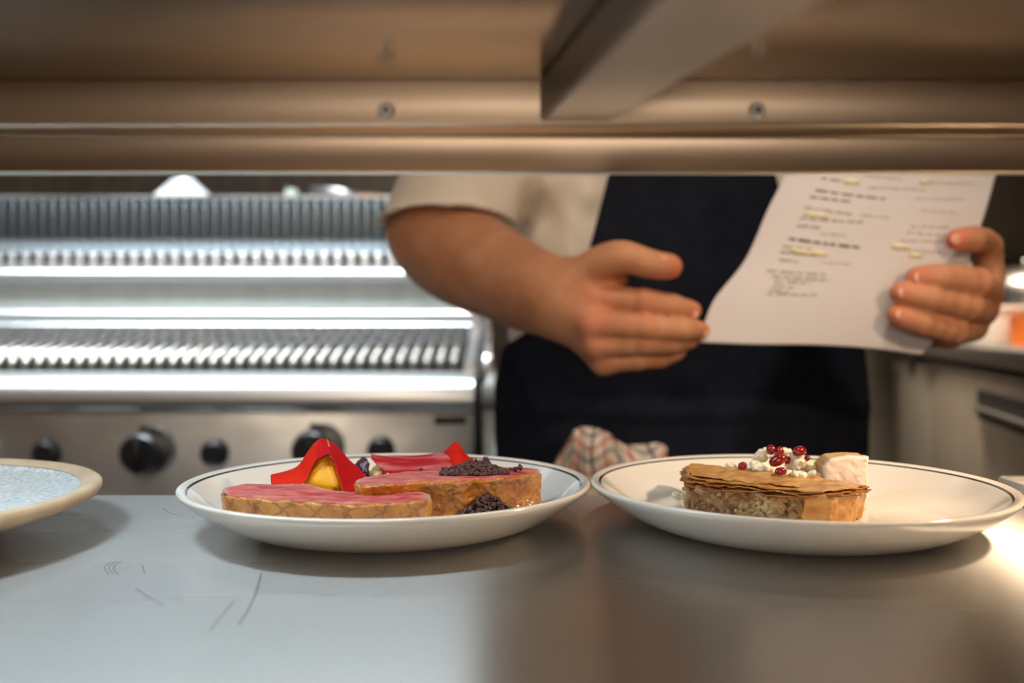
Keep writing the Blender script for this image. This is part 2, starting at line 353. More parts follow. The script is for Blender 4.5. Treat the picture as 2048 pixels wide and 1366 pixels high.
# ------------------------------------------------------------------ plates
def cream_plate(cx, cy, label):
    e = empty('dinner_plate', (cx, cy, CT)); tag(e, label, 'plate', 'cream dinner plates with a dark rim line')
    H = .030; prof = []; 
    out = [(0,.0012),(.070,.0012),(.076,0),(.082,0),(.0855,.0008),(.094,.0030),(.104,.0068),(.114,.0120),(.123,.0178),(.130,.0232),(.1338,.0266),(.1350,.0286),(.1347,.0298),(.1334,.0304),(.1318,.0302),(.1298,.0293)]
    inn = [(.1293,.0290),(.1279,.0281),(.1265,.0268),(.1215,.0222),(.115,.0170),(.1075,.0126),(.1000,.0098),(.0930,.0084),(.0860,.0078),(.04,.0074),(0,.0074)]
    prof = out+inn
    mats = [0]*(len(prof)-1); mats[len(out)] = 1
    b = MB(); b.lathe(prof, n=160, mats=mats); o = b.build('plate_body', [M['cream'], M['navy_line']], e, smooth=True)
    return e
cream_plate(-.0828, .6368, 'cream plate with a dark rim line holding the duck, in the middle')
cream_plate(.1875, .6299, 'cream plate with a dark rim line holding the filo pie, at the right')
e = empty('stoneware_plate', (-.424, .579, CT)); tag(e, 'empty tan stoneware plate with a speckled grey centre, at the left edge', 'plate')
MB().lathe([(0,.002),(.080,.002),(.086,0),(.094,0),(.100,.003),(.118,.0090),(.138,.0160),(.150,.0200),(.1575,.0232),(.1600,.0265),(.1598,.0295),(.1575,.0312),(.1540,.0312),(.1500,.0298),(.1465,.0280)], n=160).build('plate_body', M['stoneware'], e, smooth=True)
MB().lathe([(.1470,.0276),(.1455,.0262),(.1400,.0245),(.10,.0225),(.04,.0215),(0,.0215),(0,.0195),(.05,.0195),(.12,.0205),(.1475,.0250)], n=160).build('glazed_centre', M['greyglaze'], e, smooth=True)

# ------------------------------------------------------------------ food on the left plate
FLH = .0080      # plate floor height above the worktop
skinm = mat('glazed_duck_skin', (.44,.145,.016), (.66,.33,.07), 70, 6, .30, 0, .55, 330, (1,1,1), (.3,.7), sss=.1, coat=.35, bdist=.0016)
def skin_nodes(m, ln=.62, bl=.55):
    N, L, B = nodes(m); tc = N.new('ShaderNodeTexCoord'); sp = N.new('ShaderNodeSeparateXYZ'); L.new(tc.outputs['Object'], sp.inputs[0])
    nz = N.new('ShaderNodeTexNoise'); nz.inputs['Scale'].default_value = 60; L.new(tc.outputs['Object'], nz.inputs['Vector'])
    outs = []
    for s in (1.0, -1.15):
        a = N.new('ShaderNodeMath'); a.operation = 'MULTIPLY_ADD'; L.new(sp.outputs['Z'], a.inputs[0]); a.inputs[1].default_value = s; L.new(sp.outputs['X'], a.inputs[2])
        a2 = N.new('ShaderNodeMath'); a2.operation = 'MULTIPLY_ADD'; L.new(nz.outputs['Fac'], a2.inputs[0]); a2.inputs[1].default_value = .030; L.new(a.outputs[0], a2.inputs[2])
        w_ = N.new('ShaderNodeMath'); w_.operation = 'MULTIPLY'; L.new(a2.outputs[0], w_.inputs[0]); w_.inputs[1].default_value = math.pi/.019
        c_ = N.new('ShaderNodeMath'); c_.operation = 'SINE'; L.new(w_.outputs[0], c_.inputs[0])
        ab = N.new('ShaderNodeMath'); ab.operation = 'ABSOLUTE'; L.new(c_.outputs[0], ab.inputs[0]); outs.append(ab)
    mn = N.new('ShaderNodeMath'); mn.operation = 'MINIMUM'; L.new(outs[0].outputs[0], mn.inputs[0]); L.new(outs[1].outputs[0], mn.inputs[1])
    r = N.new('ShaderNodeMapRange'); r.inputs['From Min'].default_value = 0; r.inputs['From Max'].default_value = .34; r.inputs['To Min'].default_value = ln; r.inputs['To Max'].default_value = 0; L.new(mn.outputs[0], r.inputs['Value'])
    mx = N.new('ShaderNodeMix'); mx.data_type = 'RGBA'; L.new(B.inputs['Base Color'].links[0].from_socket, mx.inputs['A']); mx.inputs['B'].default_value = (.17,.035,.008,1); L.new(r.outputs[0], mx.inputs['Factor'])
    n2 = N.new('ShaderNodeTexNoise'); n2.inputs['Scale'].default_value = 130; n2.inputs['Detail'].default_value = 6; L.new(tc.outputs['Object'], n2.inputs['Vector'])
    r2 = N.new('ShaderNodeMapRange'); r2.inputs['From Min'].default_value = .56; r2.inputs['From Max'].default_value = .70; r2.inputs['To Max'].default_value = bl; L.new(n2.outputs['Fac'], r2.inputs['Value'])
    m2 = N.new('ShaderNodeMix'); m2.data_type = 'RGBA'; L.new(mx.outputs['Result'], m2.inputs['A']); m2.inputs['B'].default_value = (.13,.03,.01,1); L.new(r2.outputs[0], m2.inputs['Factor']); L.new(m2.outputs['Result'], B.inputs['Base Color'])
skin_nodes(skinm)
skinm2 = mat('sticky_duck_skin', (.46,.13,.008), (.62,.26,.025), 60, 6, .24, 0, .8, 300, (1,1,1), (.3,.7), sss=.1, coat=.7, bdist=.0020)
skin_nodes(skinm2, .45, .6)
meatm = mat('rare_duck_meat', (.40,.035,.04), (.64,.20,.17), 60, 5, .42, 0, .5, 260, (1,3,1), sss=.1, spec=.25, bdist=.0008)
attr_mix(meatm, 'edge', .0005, .0050, (.50,.38,.29))
_pz = [(0,.0074),(.04,.0074),(.0860,.0078),(.0930,.0084),(.1000,.0098),(.1075,.0126),(.115,.0170),(.1215,.0222),(.1265,.0268),(.1293,.0290),(.16,.03)]
def on_plate(d, X, Y, Z, c):
    rr_ = np.sqrt((X-c[0])**2+(Y-c[1])**2); zp = np.interp(rr_.ravel(), [a[0] for a in _pz], [a[1] for a in _pz]).reshape(rr_.shape)
    return np.maximum(d, (CT+zp+.0002-Z)).astype(np.float32)
CL = (-.0828, .6368); CR = (.1875, .6299)
def duck(name, label, front, back, h, ext_l, ext_r, skin_t=.0045, sk=None):
    # front and back: pixel rows of the top outline, both left to right
    fr = [(G(x, y, h).x, G(x, y, h).y) for x, y in front]; bk = [(G(x, y, h).x, G(x, y, h).y) for x, y in back]
    full = fr+bk[::-1]
    inner = [(x, y+skin_t) for x, y in fr]
    meat = inner+bk[::-1]; band = fr+[(x, y+skin_t*1.25) for x, y in fr][::-1]
    cx = sum(p[0] for p in full)/len(full); cy = sum(p[1] for p in full)/len(full)
    e = empty(name, (cx, cy, CT+FLH)); tag(e, label, 'meat', 'two pieces of duck breast on the plate')
    lo = [min(p[0] for p in full)-.006, min(p[1] for p in full)-.008, CT+FLH-.004]; hi = [max(p[0] for p in full)+.006, max(p[1] for p in full)+.006, CT+h+.006]
    st = .0007
    X, Y, Z, lo, n = grid(lo, hi, st)
    zc, hh = CT+(FLH+h)/2, (h-FLH)/2
    def prism(pl, rnd, zt=0, bulge=0):
        Y2 = Y+bulge*((Z-zc)/hh)**2*np.float32(.004)
        d2 = poly2(X, Y2, pl) if bulge else poly2(X, Y, pl)
        qz = np.abs(Z-zc)-hh-zt
        a = d2+rnd; b = qz+rnd
        return np.minimum(np.maximum(a, b), 0)+np.sqrt(np.maximum(a, 0)**2+np.maximum(b, 0)**2)-rnd
    nz1 = vnoise(X, Y, Z, 130)*.0006+vnoise(X+3, Y, Z, 420)*.00030
    top = vnoise(X, Y, Z*0+5, 45)*.0010
    dm = prism(meat, .0016, 0)+nz1*.7+top
    ds = prism(band, .0012, -.0004, 1.0)+nz1*1.9+vnoise(X, Y, Z, 900)*.00022
    dm = on_plate(dm, X, Y, Z, CL); ds = on_plate(ds, X, Y, Z, CL)
    ed = lambda V: -poly2(V[:, 0], V[:, 1], full)
    for nm, d, mm, at in (('meat', dm, meatm, {'edge': ed}), ('skin', ds, sk or skinm, None)):
        o = net_mesh(nm, d.astype(np.float32), lo-np.array(e.location), st, mm, e, None)
        if at:
            a = o.data.attributes.new('edge', 'FLOAT', 'POINT'); V = np.empty(len(o.data.vertices)*3, np.float32); o.data.vertices.foreach_get('co', V); V = V.reshape(-1, 3)+np.array(e.location)
            a.data.foreach_set('value', ed(V).astype(np.float32))
    return e
duck('duck_breast_slice', 'nearer slice of rare duck breast with scored golden skin, in front on the cream plate',
     [(443,985),(452,990),(507,996),(562,1000),(617,1004),(705,1009),(780,1006),(850,1001),(862,997)],
     [(447,978),(466,974),(491,966),(544,966.5),(619,970),(672,979),(760,983),(847,984),(860,988)], .0310, 0, 0)
duck('duck_breast_slice', 'farther slice of duck breast with dark crumbs on top, behind the nearer slice',
     [(709,964),(727,970),(772,968),(843,963),(925,961),(1007,955),(1060,949),(1083,944)],
     [(709,957),(727,951),(807,944),(874,940.5),(905,938),(1008,935.5),(1049,935),(1078,936.5)], .0370, 0, 0, sk=skinm2)

def ribbon(name, label, secs, m, th=.0012, nu=8, nv=8, cat='vegetable ribbon', group='red vegetable ribbons on the duck plate', bow=.0006):
    A = catmull([P(*s[0]) for s in secs], nu); B_ = catmull([P(*s[1]) for s in secs], nu)
    v = []; f = []; 
    for a, b in zip(A, B_):
        for j in range(nv+1):
            t = j/nv; p = a.lerp(b, t); p = p+Vector((0, -bow*math.sin(math.pi*t), bow*.5*math.sin(math.pi*t)))
            p += Vector((0, 1, .4))*noise.noise(p*90)*.0008; v.append(p)
    n = len(A)
    for i in range(n-1):
        for j in range(nv): f.append((i*(nv+1)+j, i*(nv+1)+j+1, (i+1)*(nv+1)+j+1, (i+1)*(nv+1)+j))
    o = pyd(name, v, f, m, None, True)
    md = o.modifiers.new('thick', 'SOLIDIFY'); md.thickness = th; md.offset = 0
    sm = o.modifiers.new('sub', 'SUBSURF'); sm.levels = 1; sm.render_levels = 1
    tag(o, label, cat, group); return o
redm = mat('red_vegetable_peel', (.50,.004,.006), (.42,.008,.014), 30, 5, .55, 0, .2, 160, (1,1,3), sss=.0, spec=.10, bdist=.0006)
redo = mat('orange_red_peel', (.66,.022,.005), (.54,.008,.006), 22, 4, .55, 0, .2, 160, (1,1,3), sss=.0, spec=.10, bdist=.0006)
pinkm = mat('marbled_red_peel', (.42,.006,.014), (.64,.24,.23), 36, 5, .42, 0, .2, 160, (.5,3,4), (.46,.70), sss=.0, spec=.10, bdist=.0006)
r1 = ribbon('red_ribbon', 'tall red vegetable ribbon folded to a peak behind the nearer duck slice', [
    ((541,950,.640),(542,969,.624)), ((570,943,.643),(570,970,.622)), ((590,936,.646),(596,970,.621)), ((602,925,.650),(611,962,.624)), ((615,905,.654),(622,938,.630)), ((628,887,.657),(634,917,.634)),
    ((641,877,.658),(645,900,.636))], redo)
ribbon('folded_flap', None, [((638,877,.6560),(632,920,.627)), ((648,878,.6565),(645,914,.629)), ((660,883,.656),(658,908,.629)), ((676,895,.653),(667,922,.626)),
    ((698,919,.650),(674,943,.621)), ((716,936,.647),(681,964,.618)), ((732,951,.644),(688,982,.616)), ((744,966,.640),(714,989,.617))], redm).parent = r1
for k in ('label','category','group'):
    f_ = [c for c in r1.children][0]
    if k in f_: del f_[k]
f_['label'] = 'deep red right flap'
ribbon('red_ribbon', 'flat marbled red ribbon lying behind the farther duck slice', [
    ((742,908,.690),(743,917,.685)), ((758,911,.695),(757,932,.672)), ((800,912,.698),(786,949,.660)), ((850,910,.698),(848,947,.658)),
    ((884,906,.695),(885,944,.658)), ((898,914,.688),(908,942,.660))], pinkm, nu=8)
ribbon('red_ribbon', 'small pointed red ribbon beside the dark crumbs at the back', [
    ((884,909,.706),(893,940,.672)), ((905,887,.710),(909,940,.674)), ((914,884,.710),(926,936,.676)), ((931,908,.708),(936,936,.680)),
    ((957,925,.702),(948,938,.686))], redo, nu=8)

def hull(name, pts, m, bev=.002, label=None, cat=None, group=None, disp=.0006, sc=200):
    bm_ = bmesh.new()
    for p in pts: bm_.verts.new(p)
    bmesh.ops.convex_hull(bm_, input=bm_.verts)
    bmesh.ops.bevel(bm_, geom=list(bm_.edges), offset=bev, segments=2, affect='EDGES')
    bmesh.ops.triangulate(bm_, faces=bm_.faces); bmesh.ops.subdivide_edges(bm_, edges=bm_.edges, cuts=3, use_grid_fill=True)
    for v in bm_.verts: v.co += Vector((noise.noise(v.co*sc), noise.noise(v.co*sc+Vector((9,0,0))), noise.noise(v.co*sc+Vector((0,9,0)))))*disp
    bmesh.ops.recalc_face_normals(bm_, faces=bm_.faces)
    me = bpy.data.meshes.new(name); bm_.to_mesh(me); bm_.free(); o = link(name, me, m, None, True)
    if label: tag(o, label, cat, group)
    return o
yel = mat('yellow_squash', (.92,.34,.004), (.95,.46,.012), 40, 4, .5, 0, .3, 250, spec=.3, bdist=.0006)
fl = CT+FLH
hull('squash_wedge', [P(661,905,.6375), P(604,972,.628), P(691,984,.6205), P(672,922,.636), P(612,946,.646), P(637,905,.646), P(640,975,.660), P(676,975,.655), P(612,975,.650), Vector((P(604,970,.63).x,.630,fl)), Vector((P(684,970,.625).x,.626,fl)), Vector((P(650,970,.66).x,.662,fl))], yel, .0022,
     'yellow-orange squash wedge under the peaked red ribbon', 'squash')
hull('squash_piece', [P(744,926,.692), P(768,922,.695), P(776,945,.675), P(745,944,.680), P(735,950,.672), Vector((P(740,940,.69).x,.665,fl)), Vector((P(775,940,.69).x,.668,fl)), Vector((P(760,940,.69).x,.70,fl+.006))],
     mat('soft_yellow_squash', (.88,.50,.14), (.92,.62,.25), 120, 4, .25, 0, .6, 300, coat=.6, sss=.3, bdist=.001), .002, 'pale yellow glazed squash piece between the two red ribbons', 'squash', None, .0014, 320)
beet = mat('dark_beetroot', (.045,.008,.022), (.09,.012,.04), 120, 4, .35, 0, .7, 260, coat=.15, bdist=.001)
hull('beetroot_chunk', [P(709,921,.665), P(731,914,.665), P(737,923,.662), P(738,948,.655), P(726,948,.655), P(716,935,.68), P(735,918,.682), Vector((P(712,940,.66).x,.66,fl)), Vector((P(738,940,.66).x,.66,fl)), Vector((P(725,940,.67).x,.678,fl))],
     beet, .0012, 'dark beetroot chunk beside the peaked red ribbon', 'beetroot', 'beetroot chunks', .0014, 300)
hull('beetroot_chunk', [P(958,922,.688), P(972,909,.690), P(987,931,.684), P(960,940,.680), P(985,940,.680), P(975,920,.700), Vector((P(958,940,.69).x,.685,fl)), Vector((P(987,940,.69).x,.685,fl)), Vector((P(975,940,.69).x,.70,fl+.002))],
     beet, .0012, 'dark beetroot chunk poking up behind the dark crumbs', 'beetroot', 'beetroot chunks', .0014, 300)
crumb = mat('dark_crumb', (.065,.026,.022), (.13,.056,.046), 300, 3, .65, 0, .8, 500, bdist=.001)
tb_ = bmesh.new(); bmesh.ops.create_icosphere(tb_, subdivisions=2, radius=1); tb_.verts.ensure_lookup_table()
ICO_V = [v.co.copy() for v in tb_.verts]; ICO_F = [[v.index for v in f.verts] for f in tb_.faces]; tb_.free()
def crumbs(name, label, pts, rad):
    V_, F_ = [], []
    for (p, r) in zip(pts, rad):
        s = Vector(rng.uniform(.75, 1.25, 3)); off = Vector(rng.uniform(0, 50, 3)); b0 = len(V_); p = Vector(p)
        V_ += [Vector((q.x*s.x, q.y*s.y, q.z*s.z))*r*(1+.7*noise.noise(q*1.9+off))+p for q in ICO_V]; F_ += [[b0+k for k in f] for f in ICO_F]
    o = pyd(name, V_, F_, crumb, None, True); tag(o, label, 'crumbs', None, 'stuff'); return o
def pile(n, c, rx, ry, hgt, base, rot=0, rr=(.0004,.0014), pw=1.2):
    pts, rad = [], []
    for _ in range(n):
        a = rng.uniform(0, 2*math.pi); q = math.sqrt(rng.uniform()); u, v = q*math.cos(a), q*math.sin(a)
        top = hgt*max(0, 1-q**pw)
        x, y = u*rx, v*ry; X_ = c[0]+x*math.cos(rot)-y*math.sin(rot); Y_ = c[1]+x*math.sin(rot)+y*math.cos(rot)
        r = rng.uniform(*rr); pts.append((X_, Y_, base+r*.7+top*rng.uniform(.55, 1.0))); rad.append(r)
    return pts, rad
g = G(950, 947, .037)
p1, q1 = pile(900, (g.x, g.y+.001), .023, .010, .0085, CT+.0365, .12)
for x, y in ((1040,934),(1021,940),(1030,943),(887,955),(893,952),(889,949),(921,962),(925,958),(842,946)):
    g2 = P(x, y, .628); p1.append((g2.x, g2.y, max(g2.z, CT+.0385))); q1.append(rng.uniform(.0012,.0020) if x > 1000 else .0013)
crumbs('dark_crumbs', 'dark brown crumbs heaped on top of the farther duck slice', p1, q1)
g = G(975, 1018, .016)
p1, q1 = pile(1700, (g.x, .592), .031, .015, .0215, CT+.0085, .35, pw=.9)
p2, q2 = pile(500, (g.x-.020, .594), .022, .008, .0095, CT+.0085, .2); 
crumbs('dark_crumbs', 'dark brown crumbs piled at the foot of the farther duck slice', p1+p2, q1+q2)

# ------------------------------------------------------------------ food on the right plate
fillm = mat('chopped_pie_filling', (.15,.065,.022), (.42,.25,.11), 110, 8, .42, 0, .9, 230, (1,1,1), (.35,.66), sss=.1, coat=.2, bdist=.002)
chipm = mat('pale_filling_piece', (.62,.43,.22), (.27,.13,.045), 55, 5, .45, 0, .5, 300, sss=.2, coat=.15, bdist=.001)
crustm = mat('golden_filo', (.44,.16,.022), (.70,.40,.12), 60, 7, .38, 0, .5, 120, (1,2.5,2), (.32,.68), sss=.1, coat=.25, bdist=.0012)
attr_mix(crustm, 'edge', .0, .0035, (.26,.085,.02))
HP = .0282
def XY(x, y, h): q = G(x, y, h); return (q.x, q.y)
foot = [XY(1370,962,HP), XY(1440,972,HP), XY(1530,981,HP), XY(1612,989,HP), XY(1665,990,HP), XY(1715,985,HP), XY(1737,974,HP), XY(1690,966,HP), XY(1640,959,HP), XY(1560,950,HP), XY(1470,941,HP), XY(1400,936,HP), XY(1366,937,HP), XY(1364,948,HP)]
pcx = sum(p[0] for p in foot)/len(foot); pcy = sum(p[1] for p in foot)/len(foot)
pie = empty('filo_pie_slice', (pcx, pcy, CT+FLH)); tag(pie, 'slice of golden filo pie with chopped filling on the right cream plate', 'pie')
st = .0008
X, Y, Z, lo, n = grid((min(p[0] for p in foot)-.012, min(p[1] for p in foot)-.01, CT+FLH-.004), (max(p[0] for p in foot)+.012, max(p[1] for p in foot)+.01, CT+.045), st)
zt = CT+HP; d2 = poly2(X, Y, foot)
taper = ((zt-Z)*.22).astype(np.float32)
dF0 = np.maximum(d2+.0025+taper, np.maximum(Z-(zt-.003), CT+FLH-Z))+vnoise(X, Y, Z, 190)*.0013+vnoise(X, Y, Z, 480)*.0006
xs = XY(1618,989,HP)[0]
L0 = lo-np.array(pie.location)
dF = on_plate(dF0, X, Y, Z, CR)
net_mesh('filling', dF.astype(np.float32), L0, st, fillm, pie)
# side pastry wrapping the right end
ringd = np.abs(d2+taper+.0018)-.0016
side = np.maximum(ringd, np.maximum(Z-(zt-.001), CT+FLH-Z)); side = np.maximum(side, (xs-.002-X)+vnoise(X*0+1, Y, Z, 140)*.003)+vnoise(X, Y, Z*.3, 150)*.0013+vnoise(X, Y, Z, 420)*.0004
side = on_plate(side, X, Y, Z, CR)
net_mesh('side_pastry', side.astype(np.float32), L0, st, crustm, pie)
back = np.maximum(np.maximum(ringd, np.maximum(Z-(zt-.001), CT+FLH-Z)), (foot[0][1]+.012-Y))+vnoise(X, Y, Z, 150)*.0006
back = on_plate(back, X, Y, Z, CR)
net_mesh('back_pastry', back.astype(np.float32), L0, st, crustm, pie)
for i in range(5):
    zz = zt-.0022+i*.00125
    wv = vnoise(X+i*.31, Y, Z*0+i, 55)*.0011+vnoise(X+i*.17, Y+.2, Z*0+i, 170)*.0007
    rag = vnoise(X+i, Y+i*.7, Z*0+i*3, 110)*.0026+vnoise(X+i, Y+i, Z*0+i*3, 330)*.0012
    inset = (-.0012, -.0004, .0002, .0012, .0060)[i]+(.0 if i < 4 else 0)
    lift = (np.clip((foot[0][0]+.02-X)/.02, 0, 1)*.0018*(i > 2)).astype(np.float32)
    d = np.maximum(d2+inset+rag, np.abs(Z-zz-wv-lift)-.00050)
    if i == 4: d = np.maximum(d, (X-foot[4][0]+.02)*1.0+rag*3)
    net_mesh('filo_sheet', d.astype(np.float32), L0, st, crustm, pie, None)
for c_ in pie.children:
    if c_.name.split('.')[0] in ('filo_sheet', 'side_pastry', 'back_pastry'):
        V = np.empty(len(c_.data.vertices)*3, np.float32); c_.data.vertices.foreach_get('co', V); V = V.reshape(-1, 3)+np.array(pie.location)
        a = c_.data.attributes.new('edge', 'FLOAT', 'POINT'); ev = -poly2(V[:, 0], V[:, 1], foot)
        if c_.name.startswith('back') or c_.name.startswith('side'): ev = (CT+.032-V[:, 2])*.4
        a.data.foreach_set('value', ev.astype(np.float32))
# pale chunks in the cut face (one part: nobody could count them)
b = bmesh.new()
pa = Vector((foot[0][0], foot[0][1], 0)); pb = Vector((foot[3][0], foot[3][1], 0))
for k in range(240):
    t = rng.uniform(.03, .97); z = rng.uniform(.002, .0165); r = rng.uniform(.0011, .0030)*(1.5 if rng.uniform() < .15 else 1)
    c = pa.lerp(pb, t); c = c+Vector((0, .0026+(.0165-z)*.22, 0))+Vector((0,0,CT+FLH+z))
    res = bmesh.ops.create_icosphere(b, subdivisions=3, radius=r); R_ = Matrix.Rotation(rng.uniform(0, 3.1), 3, Vector(rng.normal(size=3)).normalized()); el = rng.uniform(1, 2.2); off = Vector(rng.uniform(0, 40, 3))
    for v in res['verts']:
        q = v.co*(1+.35*noise.noise(v.co/r*1.1+off)); q = R_ @ Vector((q.x*el, q.y*.8, q.z*.75)); q.y *= .6; v.co = q+c
for v in b.verts: v.co -= Vector(pie.location)
me = bpy.data.meshes.new('filling_pieces'); b.to_mesh(me); b.free(); o = link('filling_pieces', me, chipm, pie, True); o['kind'] = 'stuff'; o['label'] = 'pale chopped pieces'
hb = hull('charred_spot', [P(1630,990,.5985)+Vector((0,0,0)), P(1652,992,.5985), P(1640,1004,.5985), P(1626,1000,.5985), P(1640,996,.603), P(1650,999,.5995)], mat('charred_pastry', (.035,.008,.006), (.10,.03,.02), 200, 3, .5), .0008)
hb.parent = pie; hb.data.transform(Matrix.Translation(-Vector(pie.location)))

fetam = mat('white_crumbly_cheese', (.84,.78,.58), (.88,.85,.72), 60, 5, .55, 0, .7, 420, sss=.35, bdist=.0012)
def lump(x, y, D, rx, ry, label, seedk, group='crumbled white cheese on the right plate'):
    c = P(x, y, D); k = D/F; rx *= k; ry *= k; R_ = max(rx, ry)
    st = .0007
    X, Y, Z, lo, n = grid((c.x-R_*1.6, c.y-R_*1.6, c.z-R_*1.6), (c.x+R_*1.6, c.y+R_*1.6, c.z+R_*1.6), st)
    d = ell(X, Y, Z, c, (rx*.85, (rx+ry)*.38, ry*.85)); r2 = np.random.default_rng(seedk)
    for _ in range(14):
        q = r2.normal(size=3); q /= np.linalg.norm(q); cc = (c.x+q[0]*rx*.62, c.y+q[1]*rx*.5, c.z+q[2]*ry*.62); rr = r2.uniform(.22, .5)*min(rx, ry)
        d = smin(d, ell(X, Y, Z, cc, (rr, rr, rr*.85)), .0008)
    d = d+vnoise(X+seedk, Y, Z, 260)*.0013+vnoise(X, Y+seedk, Z, 620)*.0009
    o = net_mesh('cheese_crumble', d.astype(np.float32), lo-np.array(c), st, fetam); o.location = c; tag(o, label, 'cheese', group); return o
lump(1521,911,.675,17,16,'round crumb of white cheese, highest left of the pomegranate seeds',1)
lump(1521,936,.668,29,14,'wide crumb of white cheese resting on the back left of the pie crust',2)
lump(1593,924,.672,24,20,'large white cheese crumb under the single highest-right pomegranate seed',3)
lump(1618,935,.676,20,19,'white cheese crumb between the large crumb and the chicken piece',4)
lump(1597,951,.652,20,13,'white cheese crumb at the back edge of the pie crust, right of centre',5)
lump(1630,953,.655,18,13,'low white cheese crumb touching the chicken piece',6)
lump(1463,934,.685,11,9,'small cheese crumb left of the leftmost pomegranate seed',7)
lump(1572,903,.690,9,8,'small cheese crumb behind the top pair of pomegranate seeds',9)
lump(1357,991,.675,15,9,'cheese crumb lying on the plate left of the pie',8)
# support of the crumbs: the cheese heap behind the slice
lump(1560,958,.700,52,24,'broad base crumb of white cheese behind the pie slice',11)
lump(1600,962,.702,40,22,'base crumb of white cheese behind the pie, nearer the chicken',12)
lump(1500,958,.706,30,18,'base crumb of white cheese behind the left of the pie',13)
arilm = mat('pomegranate_aril', (.30,.003,.008), (.16,.002,.005), 200, 2, .10, 0, sss=.05, coat=.5)
SP = MB(); SP.lathe([(0,-1),(.45,-.88),(.8,-.5),(.95,0),(.88,.45),(.62,.82),(.3,.97),(0,1)], n=20)
seed_me = None
for i, (x, y, D, rx, ry, rot, lb) in enumerate([
    (1542,900,.668,9.5,10,.2,'pomegranate seed at the very top, left one of the top pair'),
    (1560,903,.667,9.5,8.5,-.5,'pomegranate seed at the top, right one of the top pair'),
    (1598,903,.666,14.5,10.5,1.4,'large pomegranate seed standing alone, highest on the right cheese crumb'),
    (1555,921,.655,17.5,12,1.1,'large red pomegranate seed in the centre between two cheese crumbs'),
    (1561,943,.650,12,8.5,1.5,'pomegranate seed lowest in the centre, on the crust'),
    (1574,920,.668,8,8,.3,'small pomegranate seed half hidden right of the central seed'),
    (1485,932,.670,9.5,8,1.2,'leftmost pomegranate seed, beside the wide cheese crumb'),
    (1614,917,.668,7,6,.9,'small pomegranate seed behind and right of the lone large one')]):
    c = P(x, y, D); k = D/F
    if seed_me is None:
        o = SP.build('pomegranate_seed', arilm, None, smooth=True); seed_me = o.data
        for v in seed_me.vertices: v.co *= (1+.12*noise.noise(v.co*1.7))
    else: o = bpy.data.objects.new('pomegranate_seed', seed_me); C.objects.link(o)
    o.location = c; o.scale = (min(rx, ry)*k*1.05, min(rx, ry)*k*1.05, max(rx, ry)*k*1.02)
    o.rotation_euler = (rng.uniform(-.3,.3), rot if rx > ry else rot*.3, 0)
    tag(o, lb, 'pomegranate seed', 'pomegranate seeds on the pie')
# sliced white chicken at the back right of the pie
chw = mat('sliced_chicken', (.88,.72,.62), (.90,.78,.70), 40, 4, .42, 0, .3, 260, sss=.4, coat=.1, bdist=.0006)
attr_mix(chw, 'edge', -.0002, .0010, (.62,.38,.16))
pl = [(1649,934),(1654,925),(1664,918),(1700,912),(1737,915),(1738,940),(1737,972),(1705,980),(1675,974),(1650,962)]
D0 = .648; pp = [(P(x,y,D0).x, P(x,y,D0).z) for x, y in pl]; bz = CT+FLH
pp = [q for q in pp[:6]]+[(pp[6][0], bz), (pp[9][0]+.004, bz), pp[9]]
X, Y, Z, lo, n = grid((min(p[0] for p in pp)-.006, D0-.006, bz-.003), (max(p[0] for p in pp)+.006, D0+.035, max(p[1] for p in pp)+.006), .0007)
d2 = poly2(X-(Y-D0)*.10, Z, pp); a_ = d2+.0016; b_ = np.abs(Y-D0-.014)-.014+.0016
d = np.minimum(np.maximum(a_, b_), 0)+np.sqrt(np.maximum(a_, 0)**2+np.maximum(b_, 0)**2)-.0016+vnoise(X, Y, Z, 160)*.0006+vnoise(X, Y, Z, 500)*.0004
o = net_mesh('chicken_piece', d.astype(np.float32), lo, .0007, chw)
V = np.empty(len(o.data.vertices)*3, np.float32); o.data.vertices.foreach_get('co', V); V = V.reshape(-1, 3)
at_ = o.data.attributes.new('edge', 'FLOAT', 'POINT'); at_.data.foreach_set('value', (-poly2(V[:, 0]-(V[:, 1]-D0)*.10, V[:, 2], pp)-(V[:, 1]-D0)*.25+.0014).astype(np.float32))
tag(o, 'thick white chicken piece with browned edges behind the right end of the pie', 'chicken')

# small white dish at the right end of the pass
e = empty('white_dish', (.452, .765, CT)); 
e.location = (P(2019,960,.72).x+.09, .70, CT)
MB().b2(-.088, .10, -.045, .045, 0, .0165, .004).build('dish_body', M['cream'], e, auto=40); tag(e, 'white rectangular dish behind the right rim of the right plate', 'dish')

# ------------------------------------------------------------------ the person
skin = mat('warm_skin', (.56,.27,.15), (.46,.20,.10), 28, 5, .58, 0, .3, 220, sss=.2, spec=.3, sssr=(.006,), bdist=.0008)
attr_mix(skin, 'red', .0, 1.0, (.50,.235,.125))   # replaced below by a positive mix
Nn, Ll, Bb = nodes(skin)
for l in list(Bb.inputs['Base Color'].links): Ll.remove(l)
at_n = Nn.new('ShaderNodeAttribute'); at_n.attribute_name = 'red'; mxr = Nn.new('ShaderNodeMix'); mxr.data_type = 'RGBA'
Ll.new(at_n.outputs['Fac'], mxr.inputs['Factor']); Ll.new(Nn['basemix'].outputs['Result'], mxr.inputs['A']); mxr.inputs['B'].default_value = (.66,.17,.10,1); Ll.new(mxr.outputs['Result'], Bb.inputs['Base Color'])
EL = P(838,478,1.28); WR = P(1120,598,1.095)
SH = Vector((.03,1.42,1.44))
